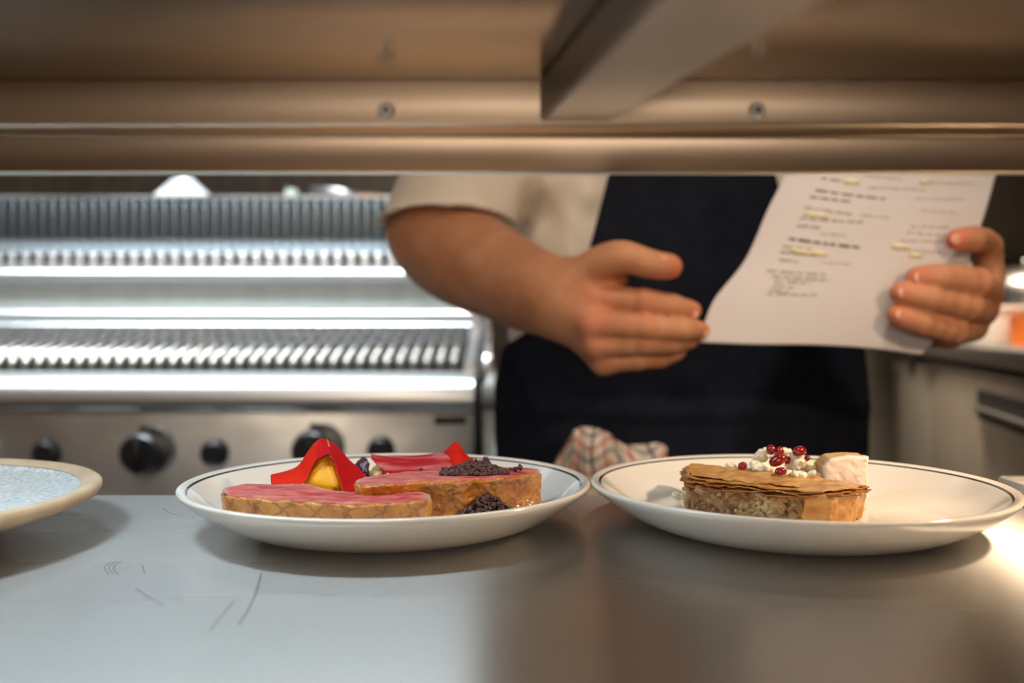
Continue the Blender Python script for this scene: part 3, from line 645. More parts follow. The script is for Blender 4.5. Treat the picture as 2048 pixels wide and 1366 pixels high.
def arm_right():
    h = .0023
    lo = (-.215, 1.00, .955); hi = (.235, 1.50, 1.40)
    X, Y, Z, lo, n = grid(lo, hi, h)
    d = smooth_chain(X, Y, Z, [SH.lerp(EL, .35), P(868,425,1.32), P(862,470,1.295), P(907,506,1.262), P(960,530,1.222), P(1045,573,1.15), P(1100,592,1.105), P(1140,602,1.09)],
              [.048, .048, .050, .054, .0535, .0445, .0375, .036], .02)
    # palm: thick fan of bones
    kn = [P(1192,598,1.062), P(1184,647,1.050), P(1190,688,1.056), P(1206,724,1.068)]
    wr = [P(1135,585,1.09), P(1132,602,1.088), P(1132,618,1.088), P(1136,634,1.092)]
    rk = [.0155,.0165,.0155,.0145]; palm = None
    for a, b, r in zip(wr, kn, rk):
        c = cone(X, Y, Z, a, b, .0225, r); palm = c if palm is None else smin(palm, c, .014)
    pm = cone(X, Y, Z, P(1160,640,1.095), P(1240,665,1.095), .026, .020); palm = smin(palm, pm, .015)
    fingers = [
      ([kn[0], P(1287,603,1.050), P(1343,612,1.058), P(1383,621,1.070)], [.0150,.0135,.0125,.0108]),
      ([kn[1], P(1292,655,1.040), P(1362,659,1.052), P(1402,661,1.068)], [.0160,.0138,.0122,.0100]),
      ([kn[2], P(1288,686,1.048), P(1344,686,1.062), P(1384,678,1.078)], [.0150,.0130,.0120,.0100]),
      ([kn[3], P(1275,718,1.062), P(1322,714,1.078), P(1356,702,1.092)], [.0140,.0120,.0110,.0095])]
    fd = None
    for pts, rs in fingers:
        c = smooth_chain(X, Y, Z, pts, rs, .003, 3)
        for q, r in zip(pts[1:3], rs[1:3]): c = smin(c, ell(X, Y, Z, (q[0], q[1]-.002, q[2]), (r*1.05,)*3), .004)
        fd = c if fd is None else smin(fd, c, .0022)
    th = smooth_chain(X, Y, Z, [P(1150,572,1.085), P(1195,532,1.062), P(1243,514,1.045), P(1300,528,1.040), P(1342,534,1.046)], [.022,.0195,.0165,.0140,.0125], .006)
    web = cone(X, Y, Z, P(1185,560,1.075), P(1235,560,1.075), .018, .012)
    hand = smin(palm, fd, .006); hand = smin(hand, smin(th, web, .012), .009)
    d = smin(d, hand, .018)
    d = d+vnoise(X, Y, Z, 55)*.0006
    return d.astype(np.float32), lo, h
def arm_left():
    h = .0023
    X, Y, Z, lo, n = grid((.395, .985, .93), (.665, 1.50, 1.30), h)
    WL = P(1905,625,1.17)
    d = smooth_chain(X, Y, Z, [(.56,1.39,1.22), (.583,1.36,1.11), (.570,1.30,1.085), WL+Vector((0,.045,0)), WL], [.05,.05,.047,.036,.032], .02)
    kn = [P(1978,556,1.088), P(1976,588,1.078), P(1965,622,1.082), P(1946,655,1.092)]
    palm = None
    for b, r in zip(kn, [.0150,.0155,.0150,.0135]):
        c = cone(X, Y, Z, WL, b, .024, r); palm = c if palm is None else smin(palm, c, .013)
    palm = smin(palm, cone(X, Y, Z, P(1890,655,1.15), P(1895,668,1.115), .024, .018), .012)
    fingers = [
      ([kn[0], P(1975,492,1.075), P(1945,478,1.040), P(1913,480,1.030)], [.0155,.0145,.0132,.0118]),
      ([kn[1], P(1955,566,1.040), P(1880,556,1.024), P(1834,557,1.028)], [.0160,.0155,.0142,.0124]),
      ([kn[2], P(1937,613,1.042), P(1858,596,1.024), P(1802,586,1.028)], [.0158,.0155,.0142,.0120]),
      ([kn[3], P(1908,661,1.050), P(1844,645,1.030), P(1795,630,1.030)], [.0148,.0148,.0136,.0114])]
    fd = None
    for pts, rs in fingers:
        c = smooth_chain(X, Y, Z, pts, rs, .003, 3)
        for q, r in zip(pts[1:3], rs[1:3]): c = smin(c, ell(X, Y, Z, (q[0], q[1]-.001, q[2]), (r*1.04,)*3), .004)
        fd = c if fd is None else smin(fd, c, .0018)
    th = smooth_chain(X, Y, Z, [P(1915,610,1.15), P(1895,575,1.118), P(1868,556,1.098), P(1842,548,1.088)], [.022,.016,.0135,.0115], .006)
    hand = smin(palm, fd, .006); hand = smin(hand, th, .008)
    d = smin(d, hand, .015)+vnoise(X, Y, Z, 55)*.0006
    return d.astype(np.float32), lo, h
def body_rest():
    h = .009
    X, Y, Z, lo, n = grid((-.10, 1.13, .02), (.60, 1.62, 1.80), h)
    d = ell(X, Y, Z, (.24,1.395,1.28), (.19,.115,.26)); d = smin(d, ell(X, Y, Z, (.24,1.40,1.0), (.19,.12,.20)), .06)
    d = smin(d, cone(X, Y, Z, (.05,1.42,1.43), (.43,1.42,1.43), .055, .055), .05)
    for s in (-1, 1):
        d = smin(d, chain(X, Y, Z, [(.24+s*.095,1.40,.92), (.24+s*.10,1.38,.50), (.24+s*.105,1.42,.09)], [.095,.062,.042], .04), .03)
        d = smin(d, cone(X, Y, Z, (.24+s*.105,1.42,.06), (.24+s*.12,1.26,.045), .04, .03), .02)
    d = smin(d, cone(X, Y, Z, (.24,1.42,1.45), (.24,1.385,1.56), .062, .055), .03)
    # head bowed towards the sheet
    hc = Vector((.245,1.36,1.655))
    d = smin(d, ell(X, Y, Z, hc, (.076,.095,.105)), .02)
    d = smin(d, ell(X, Y, Z, hc+Vector((0,-.035,-.065)), (.052,.052,.050)), .02)
    d = smin(d, cone(X, Y, Z, hc+Vector((0,-.092,.0)), hc+Vector((0,-.108,-.035)), .009, .014), .012)
    for s in (-1, 1):
        d = smin(d, ell(X, Y, Z, hc+Vector((s*.077,.005,-.012)), (.009,.020,.030)), .008)
        d = np.maximum(d, -ell(X, Y, Z, hc+Vector((s*.031,-.098,-.004)), (.017,.012,.011)))
    return d.astype(np.float32), lo, h
allV, allQ, off = [], [], 0
for fn in (arm_right, arm_left, body_rest):
    d, lo, h = fn(); V, Q = nets(d, lo, h); allV.append(V); allQ.append(Q+off); off += len(V)
V = np.concatenate(allV); Q = np.concatenate(allQ)
me = bpy.data.meshes.new('person'); org = np.array([.24, 1.40, 0.0]); me.from_pydata((V-org).tolist(), [], Q.tolist()); me.update()
person = link('person', me, skin, None, True); person.location = org
red = np.zeros(len(V))
for p, r, a in ([(P(1345,534,1.045)-Vector((0,.0,.008)), .020, 1.0), (P(1388,620,1.07), .018, .55), (P(1408,661,1.07), .016, .6), (P(1192,598,1.045), .022, .45), (P(1184,650,1.035), .022, .45), (P(1195,690,1.045), .02, .3), (P(1290,602,1.04), .015, .35), (P(1292,655,1.03), .015, .3), (P(1225,545,1.06), .02, .6),
                 (P(1912,481,1.02), .018, .9), (P(1835,556,1.02), .016, .6), (P(1800,586,1.02), .016, .5), (P(1795,630,1.02), .016, .5), (P(1955,566,1.03), .018, .4), (P(1978,600,1.06), .02, .5)]):
    q = np.sqrt(((V-np.array(p))**2).sum(1)); red = np.maximum(red, a*np.clip(1-q/r/1.4, 0, 1)**1.0)
a = me.attributes.new('red', 'FLOAT', 'POINT'); a.data.foreach_set('value', red.astype(np.float32))
sm = person.modifiers.new('smooth', 'SMOOTH'); sm.iterations = 2; sm.factor = .5
tag(person, 'person in a beige jacket and navy apron reading a printed sheet behind the pass', 'person')
PO = -Vector(org)
# fingernails
nailm = mat('fingernail', (.70,.34,.25), None, rough=.4)
for (x, y, D, w_, hh, rz, ry) in ((1386,629,1.0605,.0105,.0085,-.35,.1), (1407,668,1.0590,.0085,.0090,-.6,.2), (1318,521,1.029,.0150,.0075,.0,-.25),
                              (1913,479,1.0195,.0105,.0095,.1,0), (1838,556,1.0170,.0105,.0100,.1,0), (1806,586,1.0175,.0100,.0095,.1,.1), (1799,630,1.0200,.0090,.0085,.1,.2)):
    c = P(x, y, D); bb = bmesh.new(); r = bmesh.ops.create_uvsphere(bb, u_segments=16, v_segments=10, radius=1)
    Rm = Matrix.Rotation(rz, 3, 'Z') @ Matrix.Rotation(ry, 3, 'Y')
    for v in bb.verts: v.co = Rm @ Vector((v.co.x*w_*.62, v.co.y*.0017, v.co.z*hh*.62))+c+PO
    me2 = bpy.data.meshes.new('fingernail'); bb.to_mesh(me2); bb.free(); link('fingernail', me2, nailm, person, True)
# face details and hair
hc = Vector((.245,1.36,1.655))+PO
for s in (-1, 1):
    bb = bmesh.new(); bmesh.ops.create_uvsphere(bb, u_segments=16, v_segments=12, radius=.0115)
    for v in bb.verts: v.co += hc+Vector((s*.031,-.086,-.004))
    me2 = bpy.data.meshes.new('eye'); bb.to_mesh(me2); bb.free(); link('eye', me2, mat('eye_white', (.7,.68,.64), (.05,.03,.02), 3, rough=.2), person, True)
MB().box(hc+Vector((0,-.089,-.062)), (.046,.008,.010), .0035).build('mouth', mat('lips', (.42,.12,.09), None, rough=.5), person, smooth=True)
X, Y, Z, lo, n = grid((.14,1.23,1.60), (.35,1.49,1.80), .005)
hcw = (.245,1.36,1.655)
d = ell(X, Y, Z, (hcw[0], hcw[1]+.012, hcw[2]+.012), (.086,.102,.112)); d = np.maximum(d, -(ell(X, Y, Z, (hcw[0], hcw[1]-.07, hcw[2]-.04), (.08,.09,.085)))); d = d+vnoise(X, Y, Z, 120)*.004
net_mesh('hair', d.astype(np.float32), lo-org, .005, mat('dark_hair', (.03,.018,.012), None, rough=.6, bump=.6, bscale=200), person)
# jacket
jackm = mat('beige_cotton', (.88,.80,.69), (.84,.75,.64), 12, 4, .85, 0, .25, 900, bdist=.0006)
h = .0042
X, Y, Z, lo, n = grid((-.20,1.15,.93), (.70,1.58,1.52), h)
t = ell(X, Y, Z, (.238,1.395,1.25), (.225,.133,.30)); t = smin(t, ell(X, Y, Z, (.238,1.395,1.02), (.242,.138,.22)), .05)
t = smin(t, cone(X, Y, Z, (.06,1.42,1.42), (.42,1.42,1.42), .075, .075), .06)
sl = cone(X, Y, Z, (.045,1.42,1.42), (-.107,1.266,1.13), .086, .088)
fold = np.sin((X*.6+Z*1.0+vnoise(X, Y, Z, 9)*.05)*70)*.0035*np.clip((1.34-Z)/.15, 0, 1)
sl = np.maximum(sl+fold, (1.171+(1.285-Y)*.19-Z)*.98)
inner = cone(X, Y, Z, (.045,1.42,1.42), (-.107,1.266,1.12), .078, .080)
sl = np.maximum(sl, -np.maximum(inner, Z-(1.171+(1.285-Y)*.19+.012)))
sr = cone(X, Y, Z, (.43,1.42,1.42), (.588,1.365,1.085), .085, .074)
sr = np.maximum(sr+vnoise(X, Y, Z, 20)*.006, 1.298-Y)
d = smin(t, sl, .018); d = smin(d, sr, .018)
d = d+vnoise(X, Y, Z, 16)*.010*np.clip((X+.02)/.08, .25, 1)*np.clip((.50-X)/.1,.3,1)+vnoise(X, Y, Z, 38)*.0028
d = np.maximum(d, .96-Z)
d = np.maximum(d, -(cone(X, Y, Z, (.24,1.40,1.49), (.24,1.38,1.6), .066, .07)))
jk = net_mesh('jacket', d.astype(np.float32), lo-org, h, jackm, person)
# raised cuff hem on the near sleeve
cuff = []
for k in range(61):
    a = math.pi*2*k/60; x = -.090+.0885*math.cos(a); y = 1.302+.0885*math.sin(a); z = 1.172+(1.30-y)*.27+.004
    cuff.append(Vector((x+.00, y, z+.003))+PO)
# trousers and shoes
trm = mat('blue_denim', (.025,.05,.11), (.018,.035,.08), 30, 4, .8, 0, .3, 900)
X, Y, Z, lo, n = grid((-.05,1.20,.03), (.54,1.58,1.0), .008)
d = ell(X, Y, Z, (.24,1.40,.90), (.225,.125,.14))
for s in (-1, 1): d = smin(d, chain(X, Y, Z, [(.24+s*.105,1.40,.88), (.24+s*.105,1.385,.50), (.24+s*.105,1.415,.10)], [.112,.088,.072], .04), .03)
d = np.maximum(d+vnoise(X, Y, Z, 18)*.008, np.maximum(.075-Z, Z-.975))
net_mesh('trousers', d.astype(np.float32), lo-org, .008, trm, person)
for s in (-1, 1):
    X, Y, Z, lo, n = grid((.24+s*.12-.08,1.12,-.01), (.24+s*.12+.08,1.52,.14), .005)
    d = smin(cone(X, Y, Z, (.24+s*.105,1.44,.05), (.24+s*.125,1.22,.035), .052, .045), cone(X, Y, Z, (.24+s*.105,1.43,.05), (.24+s*.105,1.42,.10), .05, .05), .02); d = np.maximum(d, .002-Z)
    net_mesh('shoe', d.astype(np.float32), lo-org, .005, M['black'], person)
# apron
apm = mat('navy_apron_cloth', (.0065,.0085,.017), (.010,.012,.022), 40, 4, .9, 0, .35, 1200, spec=.2)
hs = [(1.36,.085),(1.24,.109),(1.123,.139),(1.07,.165),(1.035,.205),(1.005,.250),(.95,.262),(.90,.262),(.80,.258),(.70,.255),(.60,.252),(.48,.25)]
def hw(z):
    for (z0, w0), (z1, w1) in zip(hs, hs[1:]):
        if z <= z0 and z >= z1: return w0+(w1-w0)*(z0-z)/(z0-z1)
    return hs[0][1] if z > hs[0][0] else hs[-1][1]
v, f = [], []; NZ, NU = 110, 60
for i in range(NZ+1):
    z = 1.36-(1.36-.48)*i/NZ; W = hw(z)
    for j in range(NU+1):
        u = -1+2*j/NU; x = .238+u*W
        b_ = .158 if z > .95 else .158+.010*min(1, (.95-z)/.2)
        y = 1.395-b_*math.sqrt(max(0, 1-((x-.238)/.285)**2))
        if z > 1.10: y += (z-1.10)*.05
        y += .004*math.sin(x*55+z*9)*(.3 if z > .95 else 1)+.006*noise.noise(Vector((x*7, z*5, 1)))+.002*noise.noise(Vector((x*25, z*18, 4)))
        if z < .935: y -= .006*max(0, 1-abs(z-.92)/.015) if z > .905 else 0
        v.append(Vector((x, y, z))+PO)
for i in range(NZ):
    for j in range(NU): q = i*(NU+1)+j; f.append((q, q+1, q+NU+2, q+NU+1))
ap = pyd('apron', v, f, apm, person, True); md = ap.modifiers.new('t', 'SOLIDIFY'); md.thickness = .0025; md.offset = 0
for s in (-1, 1):
    MB().tube([Vector((.238+s*.08, 1.270, 1.355))+PO, Vector((.238+s*.085, 1.30, 1.45))+PO, Vector((.238+s*.07, 1.38, 1.52))+PO, Vector((.238+s*.03, 1.49, 1.50))+PO], .008, 8).build('apron_strap', apm, person, smooth=True)
# tea towel tucked into the apron
tw = mat('checked_tea_towel', (.70,.60,.50), None, rough=.85, bump=.3, bscale=900)
def check(m):
    N, L, B = nodes(m); uv = N.new('ShaderNodeUVMap'); uv.uv_map = 'cloth'; sp = N.new('ShaderNodeSeparateXYZ'); L.new(uv.outputs[0], sp.inputs[0])
    cur = None; base = (.70,.60,.50,1)
    for ax, per, offs, wd, col in (('X', .032, 0, .10, (.02,.045,.11,1)), ('X', .032, .5, .085, (.45,.05,.04,1)), ('Y', .030, .1, .10, (.02,.045,.11,1)), ('Y', .030, .6, .11, (.45,.05,.04,1))):
        dv = N.new('ShaderNodeMath'); dv.operation = 'MULTIPLY_ADD'; L.new(sp.outputs[ax], dv.inputs[0]); dv.inputs[1].default_value = 1/per; dv.inputs[2].default_value = offs+10
        fr = N.new('ShaderNodeMath'); fr.operation = 'FRACT'; L.new(dv.outputs[0], fr.inputs[0])
        lt = N.new('ShaderNodeMath'); lt.operation = 'LESS_THAN'; L.new(fr.outputs[0], lt.inputs[0]); lt.inputs[1].default_value = wd
        k = N.new('ShaderNodeMath'); k.operation = 'MULTIPLY'; k.inputs[1].default_value = .85; L.new(lt.outputs[0], k.inputs[0])
        mx = N.new('ShaderNodeMix'); mx.data_type = 'RGBA'; mx.inputs['B'].default_value = col; L.new(k.outputs[0], mx.inputs['Factor'])
        if cur is None: mx.inputs['A'].default_value = base
        else: L.new(cur.outputs['Result'], mx.inputs['A'])
        cur = mx
    L.new(cur.outputs['Result'], B.inputs['Base Color'])
check(tw)
top = [(1106,935),(1118,905),(1135,872),(1152,857),(1178,856),(1205,862),(1226,868),(1246,884),(1262,892),(1285,892),(1305,888),(1322,893),(1326,915)]
topc = catmull([P(x, y, 1.20) for x, y in top], 5); nT = len(topc); NR = 26
v, f, uvs = [], [], []
for i, p in enumerate(topc):
    s = i/(nT-1); s_len = s*.155
    for j in range(NR+1):
        t_ = j/NR; dep = 1.212-.020*math.sin(min(1, t_*3)*math.pi/2)-.010*math.sin(s*19+t_*2)*min(1, t_*4)-.004*math.sin(s*40+1)
        x = p.x+(s-.5)*-.018*t_+.006*math.sin(t_*6+s*8); z = p.z-t_*.20+.0*s
        v.append(Vector((x, dep, z))); uvs.append((s_len+.010*math.sin(t_*5+s*3), t_*.2+.012*math.sin(s*14)))
for i in range(nT-1):
    for j in range(NR): q = i*(NR+1)+j; f.append((q, q+1, q+NR+2, q+NR+1))
o = pyd('tea_towel', v, f, tw, None, True); ul = o.data.uv_layers.new(name='cloth')
for l in o.data.loops: ul.data[l.index].uv = uvs[l.vertex_index]
md = o.modifiers.new('t', 'SOLIDIFY'); md.thickness = .003
tag(o, 'white tea towel with red and blue checks tucked into the navy apron', 'tea towel')

# ------------------------------------------------------------------ the sheet of paper
rows = [  # (left, quarter, middle, three quarter, right) pixel + depth, top to bottom
 [(1660,150,1.085),(1760,150,1.075),(1870,150,1.070),(1960,155,1.072),(2040,160,1.080)],
 [(1572,345,1.080),(1685,350,1.066),(1800,350,1.062),(1900,350,1.062),(1993,345,1.068)],
 [(1535,420,1.078),(1650,430,1.062),(1765,435,1.058),(1870,438,1.056),(1966,440,1.060)],
 [(1490,520,1.074),(1605,535,1.060),(1720,545,1.056),(1830,548,1.0535),(1930,545,1.057)],
 [(1425,605,1.068),(1545,618,1.058),(1670,630,1.056),(1790,638,1.0565),(1900,640,1.060)],
 [(1399,685,1.064),(1512,689,1.058),(1630,690,1.058),(1745,697,1.060),(1843,710,1.064)]]
cols = [[P(*q) for q in r] for r in rows]
vert = [catmull([cols[i][j] for i in range(len(rows))], 10) for j in range(5)]
surf = []
for i in range(len(vert[0])): surf.append(catmull([vert[j][i] for j in range(5)], 10))
NI, NJ = len(surf), len(surf[0])
def S(u, v_):      # u across 0..1, v down 0..1
    a = v_*(NI-1); b_ = u*(NJ-1); i, j = min(int(a), NI-2), min(int(b_), NJ-2); a -= i; b_ -= j
    p = surf[i][j].lerp(surf[i][j+1], b_); q = surf[i+1][j].lerp(surf[i+1][j+1], b_); return p.lerp(q, a)
v = [surf[i][j] for i in range(NI) for j in range(NJ)]; f = [(i*NJ+j, (i+1)*NJ+j, (i+1)*NJ+j+1, i*NJ+j+1) for i in range(NI-1) for j in range(NJ-1)]
paperm = mat('white_paper', (.64,.60,.60), (.61,.56,.555), 5, 3, .8, 0, .12, 25, bdist=.004)
paper = pyd('order_sheet', v, f, paperm, None, True); md = paper.modifiers.new('t', 'SOLIDIFY'); md.thickness = .0003; md.offset = 1
tag(paper, 'white printed sheet with highlighted lines held in front of the apron', 'paper')
def strips(name, items, m, label):
    vv, ff = [], []
    for (u0, u1, vc, hgt, sl_) in items:
        n_ = max(2, int((u1-u0)/.03)+1)
        for k in range(n_+1):
            u = u0+(u1-u0)*k/n_
            for sgn in (-.5, .5):
                p = S(min(max(u, 0), 1), min(max(vc+sl_*(u-u0)+sgn*hgt, 0), 1)); vv.append(p+Vector((0, -.0009, 0)))
        base = len(vv)-2*(n_+1)
        for k in range(n_): q = base+2*k; ff.append((q, q+2, q+3, q+1))
    o = pyd(name, vv, ff, m, paper, True); o['label'] = label; o['kind'] = 'stuff'; md = o.modifiers.new('t', 'SOLIDIFY'); md.thickness = .0001; return o
def words(u0, u1, vc, hgt=.007, sl_=0, dens=1.0):
    out = []; u = u0
    while u < u1:
        wl = rng.uniform(.02, .055); out.append((u, min(u+wl, u1), vc+sl_*(u-u0), hgt*rng.uniform(.8, 1.1), sl_)); u += wl+rng.uniform(.008, .014)
    return out
def uv_of(x, y):    # nearest sheet parameter to a pixel of the photograph, used to set the printed lines
    best = None
    for i in range(0, 101):
        for j in range(0, 101):
            p = S(i/100, j/100); px = 1024+p.x/p.y*F; py = Y0-(p.z-CAMZ)/p.y*F; dd = (px-x)**2+(py-y)**2
            if best is None or dd < best[0]: best = (dd, i/100, j/100)
    return best[1], best[2]
dark_l = []; grey_l = []; hi_l = []
for (x0, y0_, x1, y1_, kind) in [(1640,352,1690,362,'g'),(1630,380,1770,398,'d'),(1620,392,1705,403,'d'),(1610,417,1705,430,'g'),(1600,434,1725,446,'g'),(1592,449,1640,455,'g'),
        (1575,478,1718,492,'d'),(1567,492,1620,498,'g'),(1562,503,1635,510,'g'),(1560,518,1595,522,'g'),(1535,542,1650,549,'g'),(1545,553,1660,560,'g'),(1545,562,1620,568,'g'),(1545,571,1585,575,'g'),(1540,580,1575,584,'g'),(1535,588,1632,591,'g')]:
    u0, v0 = uv_of(x0, y0_); u1, v1 = uv_of(x1, y1_); sl_ = (v1-v0)/max(.01, u1-u0)
    (dark_l if kind == 'd' else grey_l).extend(words(u0, u1, v0, .0085 if kind == 'd' else .006, sl_))
faint = []
for (x0, y0_, x1, y1_) in [(1730,352,1800,356),(1735,375,1850,380),(1720,430,1780,436),(1830,395,1930,400),(1840,420,1920,425),(1820,450,1900,455),(1800,480,1900,484),(1790,500,1880,503),(1640,520,1700,525),(1640,465,1690,468),(1855,365,1950,368),(1810,465,1890,468)]:
    u0, v0 = uv_of(x0, y0_); u1, v1 = uv_of(x1, y1_); faint.extend(words(u0, u1, v0, .0045, (v1-v0)/max(.01, u1-u0)))
for (x, y, wd) in [(1705,362,30),(1635,430,45),(1610,500,50),(1640,508,30),(1800,490,36),(1830,512,30),(1850,362,22)]:
    u, v_ = uv_of(x, y); hi_l.append((max(0,u-wd/900), min(1,u+wd/900), v_, .016, .03))
strips('highlighter_mark', hi_l, mat('yellow_marker', (.74,.66,.40), None, rough=.8), 'pale yellow highlighter marks')
strips('printed_text', dark_l, mat('black_ink', (.13,.11,.10), None, rough=.8), 'dark printed heading lines')
strips('printed_text', grey_l, mat('grey_ink', (.30,.26,.23), None, rough=.8), 'grey printed lines')
strips('printed_text', faint, mat('faint_ink', (.56,.49,.45), None, rough=.8), 'faint printed lines in the right column')

# ------------------------------------------------------------------ the grill cooker behind at the left
ck = empty('grill_cooker', (-.9, 2.2, 0)); tag(ck, 'stainless steel grill cooker with black knobs behind the pass on the left', 'cooker')
OFS = Vector((.9, -2.2, 0))
def ckb(name, m, mb, auto=40, parent=ck):
    o = mb.build(name, m, parent, auto=auto); shift_mesh(o, OFS if parent is ck else Vector()); return o
x0, x1 = -1.85, -.078
fp = MB(); fp.b2(x0, x1, 1.93, 2.60, .12, .862, .003); body = ckb('body', M['cooker'], fp)
rl = MB(); rl.prism([(1.930,.862),(1.912,.864),(1.903,.872),(1.900,.884),(1.902,.902),(1.910,.918),(1.925,.930),(1.95,.938),(1.985,.941),(1.985,.862)], x0, x1); ckb('front_rail', M['bright'], rl, 50)
ckb('drip_tray', M['dark'], MB().b2(x0+.02, x1-.03, 1.986, 2.40, .862, .925))
ckb('end_panel', M['cooker'], MB().prism([(1.99,.862),(1.99,.955),(2.36,1.035),(2.36,1.19),(2.60,1.19),(2.60,.862)], x1-.022, x1))
ckb('grate_frame', M['iron'], MB().prism([(2.05,.940),(2.05,.962),(2.36,1.030),(2.36,1.008)], x0+.02, x1-.03))
pitch = .0285; k = 0; xx = x1-.045
bar = None
while xx > x0+.04:
    if bar is None:
        bb = MB(); bb.tube([(0,2.015,.938),(0,2.018,.958),(0,2.03,.967)], [.0065,.0075,.0098], 10); bb.tube([(0,2.022,.962),(0,2.034,.968)], [.0096,.0098], 12)
        bb.tube([(0,2.034,.967),(0,2.36,1.037)], [.0062,.0055], 8)
        bar = bb.build('grate_bar', M['gratepale'], ck, smooth=True); o = bar
    else: o = bpy.data.objects.new('grate_bar', bar.data); C.objects.link(o); o.parent = ck
    o.location = (xx+.9, -2.2, 0); xx -= pitch
for yy_, zz_ in ((2.14,.991),(2.22,1.009),(2.30,1.027)):
    ckb('cross_bar', M['iron'], MB().tube([(x0+.02,yy_,zz_+.006),(x1-.03,yy_,zz_+.006)], .006, 8))
ckb('back_rail', M['bright'], MB().tube([(x0,2.35,1.064),(x1-.02,2.35,1.064)], .013, 16))
ckb('back_rail', M['bright'], MB().tube([(x0,2.35,1.036),(x1-.02,2.35,1.036)], .008, 16))
ckb('splashback', mat('lit_haze_steel', (.62,.66,.65), (.56,.60,.59), 12, 3, .5, .5, stretch=(2,1,.05)), MB().prism([(2.46,.93),(2.46,1.16),(2.372,1.146),(2.40,1.02),(2.40,.93)], x0, x1-.02))  # paleness stands in for reflected light and bright haze on the steel
ckb('flue_shelf', M['bright'], MB().prism([(2.46,1.148),(2.36,1.146),(2.345,1.152),(2.341,1.163),(2.347,1.176),(2.36,1.183),(2.46,1.188)], x0, x1-.0), 50)
ckb('flue_riser', M['dark'], MB().b2(x0, x1, 2.425, 2.46, 1.186, 1.222))
tt = MB(); xx = x1-.01
while xx > x0: tt.b2(xx-.022, xx, 2.405, 2.43, 1.186, 1.222, .004); xx -= .0345
ckb('flue_teeth', M['bright'], tt)
ckb('flue_slope', M['bright'], MB().prism([(2.405,1.222),(2.46,1.262),(2.60,1.262),(2.60,1.222)], x0, x1))
ckb('flue_grille_back', M['dark'], MB().b2(x0, x1, 2.475, 2.50, 1.262, 1.366))
tt = MB(); xx = x1-.005
while xx > x0: tt.b2(xx-.012, xx, 2.455, 2.476, 1.262, 1.366, .002); xx -= .0262
ckb('flue_grille', mat('grille_steel', (.22,.26,.285), None, rough=.35, metal=1), tt)
ckb('flue_cap', M['cooker'], MB().b2(x0, x1, 2.45, 2.60, 1.366, 1.374))
for kx, ky, r, big in ((95,906,28,0),(293,903,43,1),(430,906,28,0),(630,898,43,1),(762,900,28,0),(-60,903,43,1)):
    p = P(kx, ky, 1.925); R_ = r/F*1.92
    if big:
        bz_ = ckb('knob_bezel', M['bright'], MB().tube([(p.x+.014,1.931,p.z+.004),(p.x+.012,1.922,p.z+.004)], [R_*1.12,R_*1.05], 40))
        kb = MB(); kb.tube([(p.x,1.93,p.z),(p.x,1.905,p.z),(p.x,1.885,p.z),(p.x,1.880,p.z)], [R_,R_*.98,R_*.92,R_*.8], 40); kb.box((p.x,1.873,p.z), (.012,.014,R_*1.7), .003); kb.b2(p.x-.006,p.x+.006,1.90,1.912,p.z+R_*.8,p.z+R_*1.25,.002)
        ckb('knob', M['black'], kb)
    else:
        kb = MB(); kb.tube([(p.x,1.93,p.z),(p.x,1.912,p.z),(p.x,1.906,p.z)], [R_,R_*.95,R_*.7], 36); ckb('button', M['black'], kb)
ckb('nameplate', M['black'], MB().b2(P(868,0,1.92).x, P(932,0,1.92).x, 1.926, 1.931, P(0,848,1.93).z, P(0,833,1.93).z, .001))
ckb('lower_ledge', M['cooker'], MB().b2(x0, x1, 1.905, 1.935, .655, .675, .003))
for fx in (-1.8, -.13):
    for fy in (1.98, 2.55): ckb('foot', M['steel'], MB().tube([(fx,fy,0),(fx,fy,.121)], .022, 16))
# neighbouring steel unit, behind the person
nu_ = empty('steel_bench', (.3, 2.2, 0)); tag(nu_, 'low steel bench behind the person, right of the grill cooker', 'bench')
for nm, m_, a in (('bench_top', M['cooker'], (-.062,.64,1.90,2.60,.87,.915,.006)), ('bench_body', M['cooker'], (-.058,.63,1.93,2.58,.10,.868,.003)), ('toe_panel', M['dark'], (-.05,.62,1.98,2.5,0,.10,0))):
    o = MB().b2(*a[:6], a[6]).build(nm, m_, nu_, auto=40); shift_mesh(o, Vector((-.3,-2.2,0)))
# chrome tap at the left end of the bench
tp = empty('mixer_tap', (P(975,0,2.05).x, 2.05, .915)); tag(tp, 'chrome mixer tap with a black collar beside the grill cooker', 'tap')
MB().tube([(0,0,0),(0,0,.06)], [.016,.012], 16).build('tap_base', M['bright'], tp, smooth=True)
MB().tube([(0,0,.06),(0,0,.14)], .009, 12).build('riser', M['bright'], tp, smooth=True)
MB().tube([(0,0,.135),(0,0,.165)], .015, 12).build('collar', M['black'], tp, auto=40)
MB().tube(catmull([(0,0,.155),(-.005,-.02,.19),(.0,-.06,.17),(.004,-.07,.10)], 6), .008, 12).build('spout', M['bright'], tp, smooth=True)
MB().tube([(.01,0,.15),(.045,-.01,.165)], [.006,.004], 10).build('lever', M['bright'], tp, smooth=True)
# white cloth hanging on the bench front by the trousers
pt = [P(992,851,1.885), P(1012,850,1.885)]
v, f = [], []
for i in range(13):
    for j in range(9):
        s = j/8; z = pt[0].z-.20*i/12; x = pt[0].x-.010*i/12*2+(.05+.015*i/12)*s; v.append((x, 1.886+.006*math.sin(s*9)+.002*math.sin(i), z))
for i in range(12):
    for j in range(8): q = i*9+j; f.append((q, q+1, q+10, q+9))
o = pyd('hanging_cloth', v, f, mat('white_cloth', (.72,.74,.74), None, rough=.85), None, True); md = o.modifiers.new('t', 'SOLIDIFY'); md.thickness = .004
tag(o, 'plain white cloth hanging on the bench front left of the apron', 'cloth')
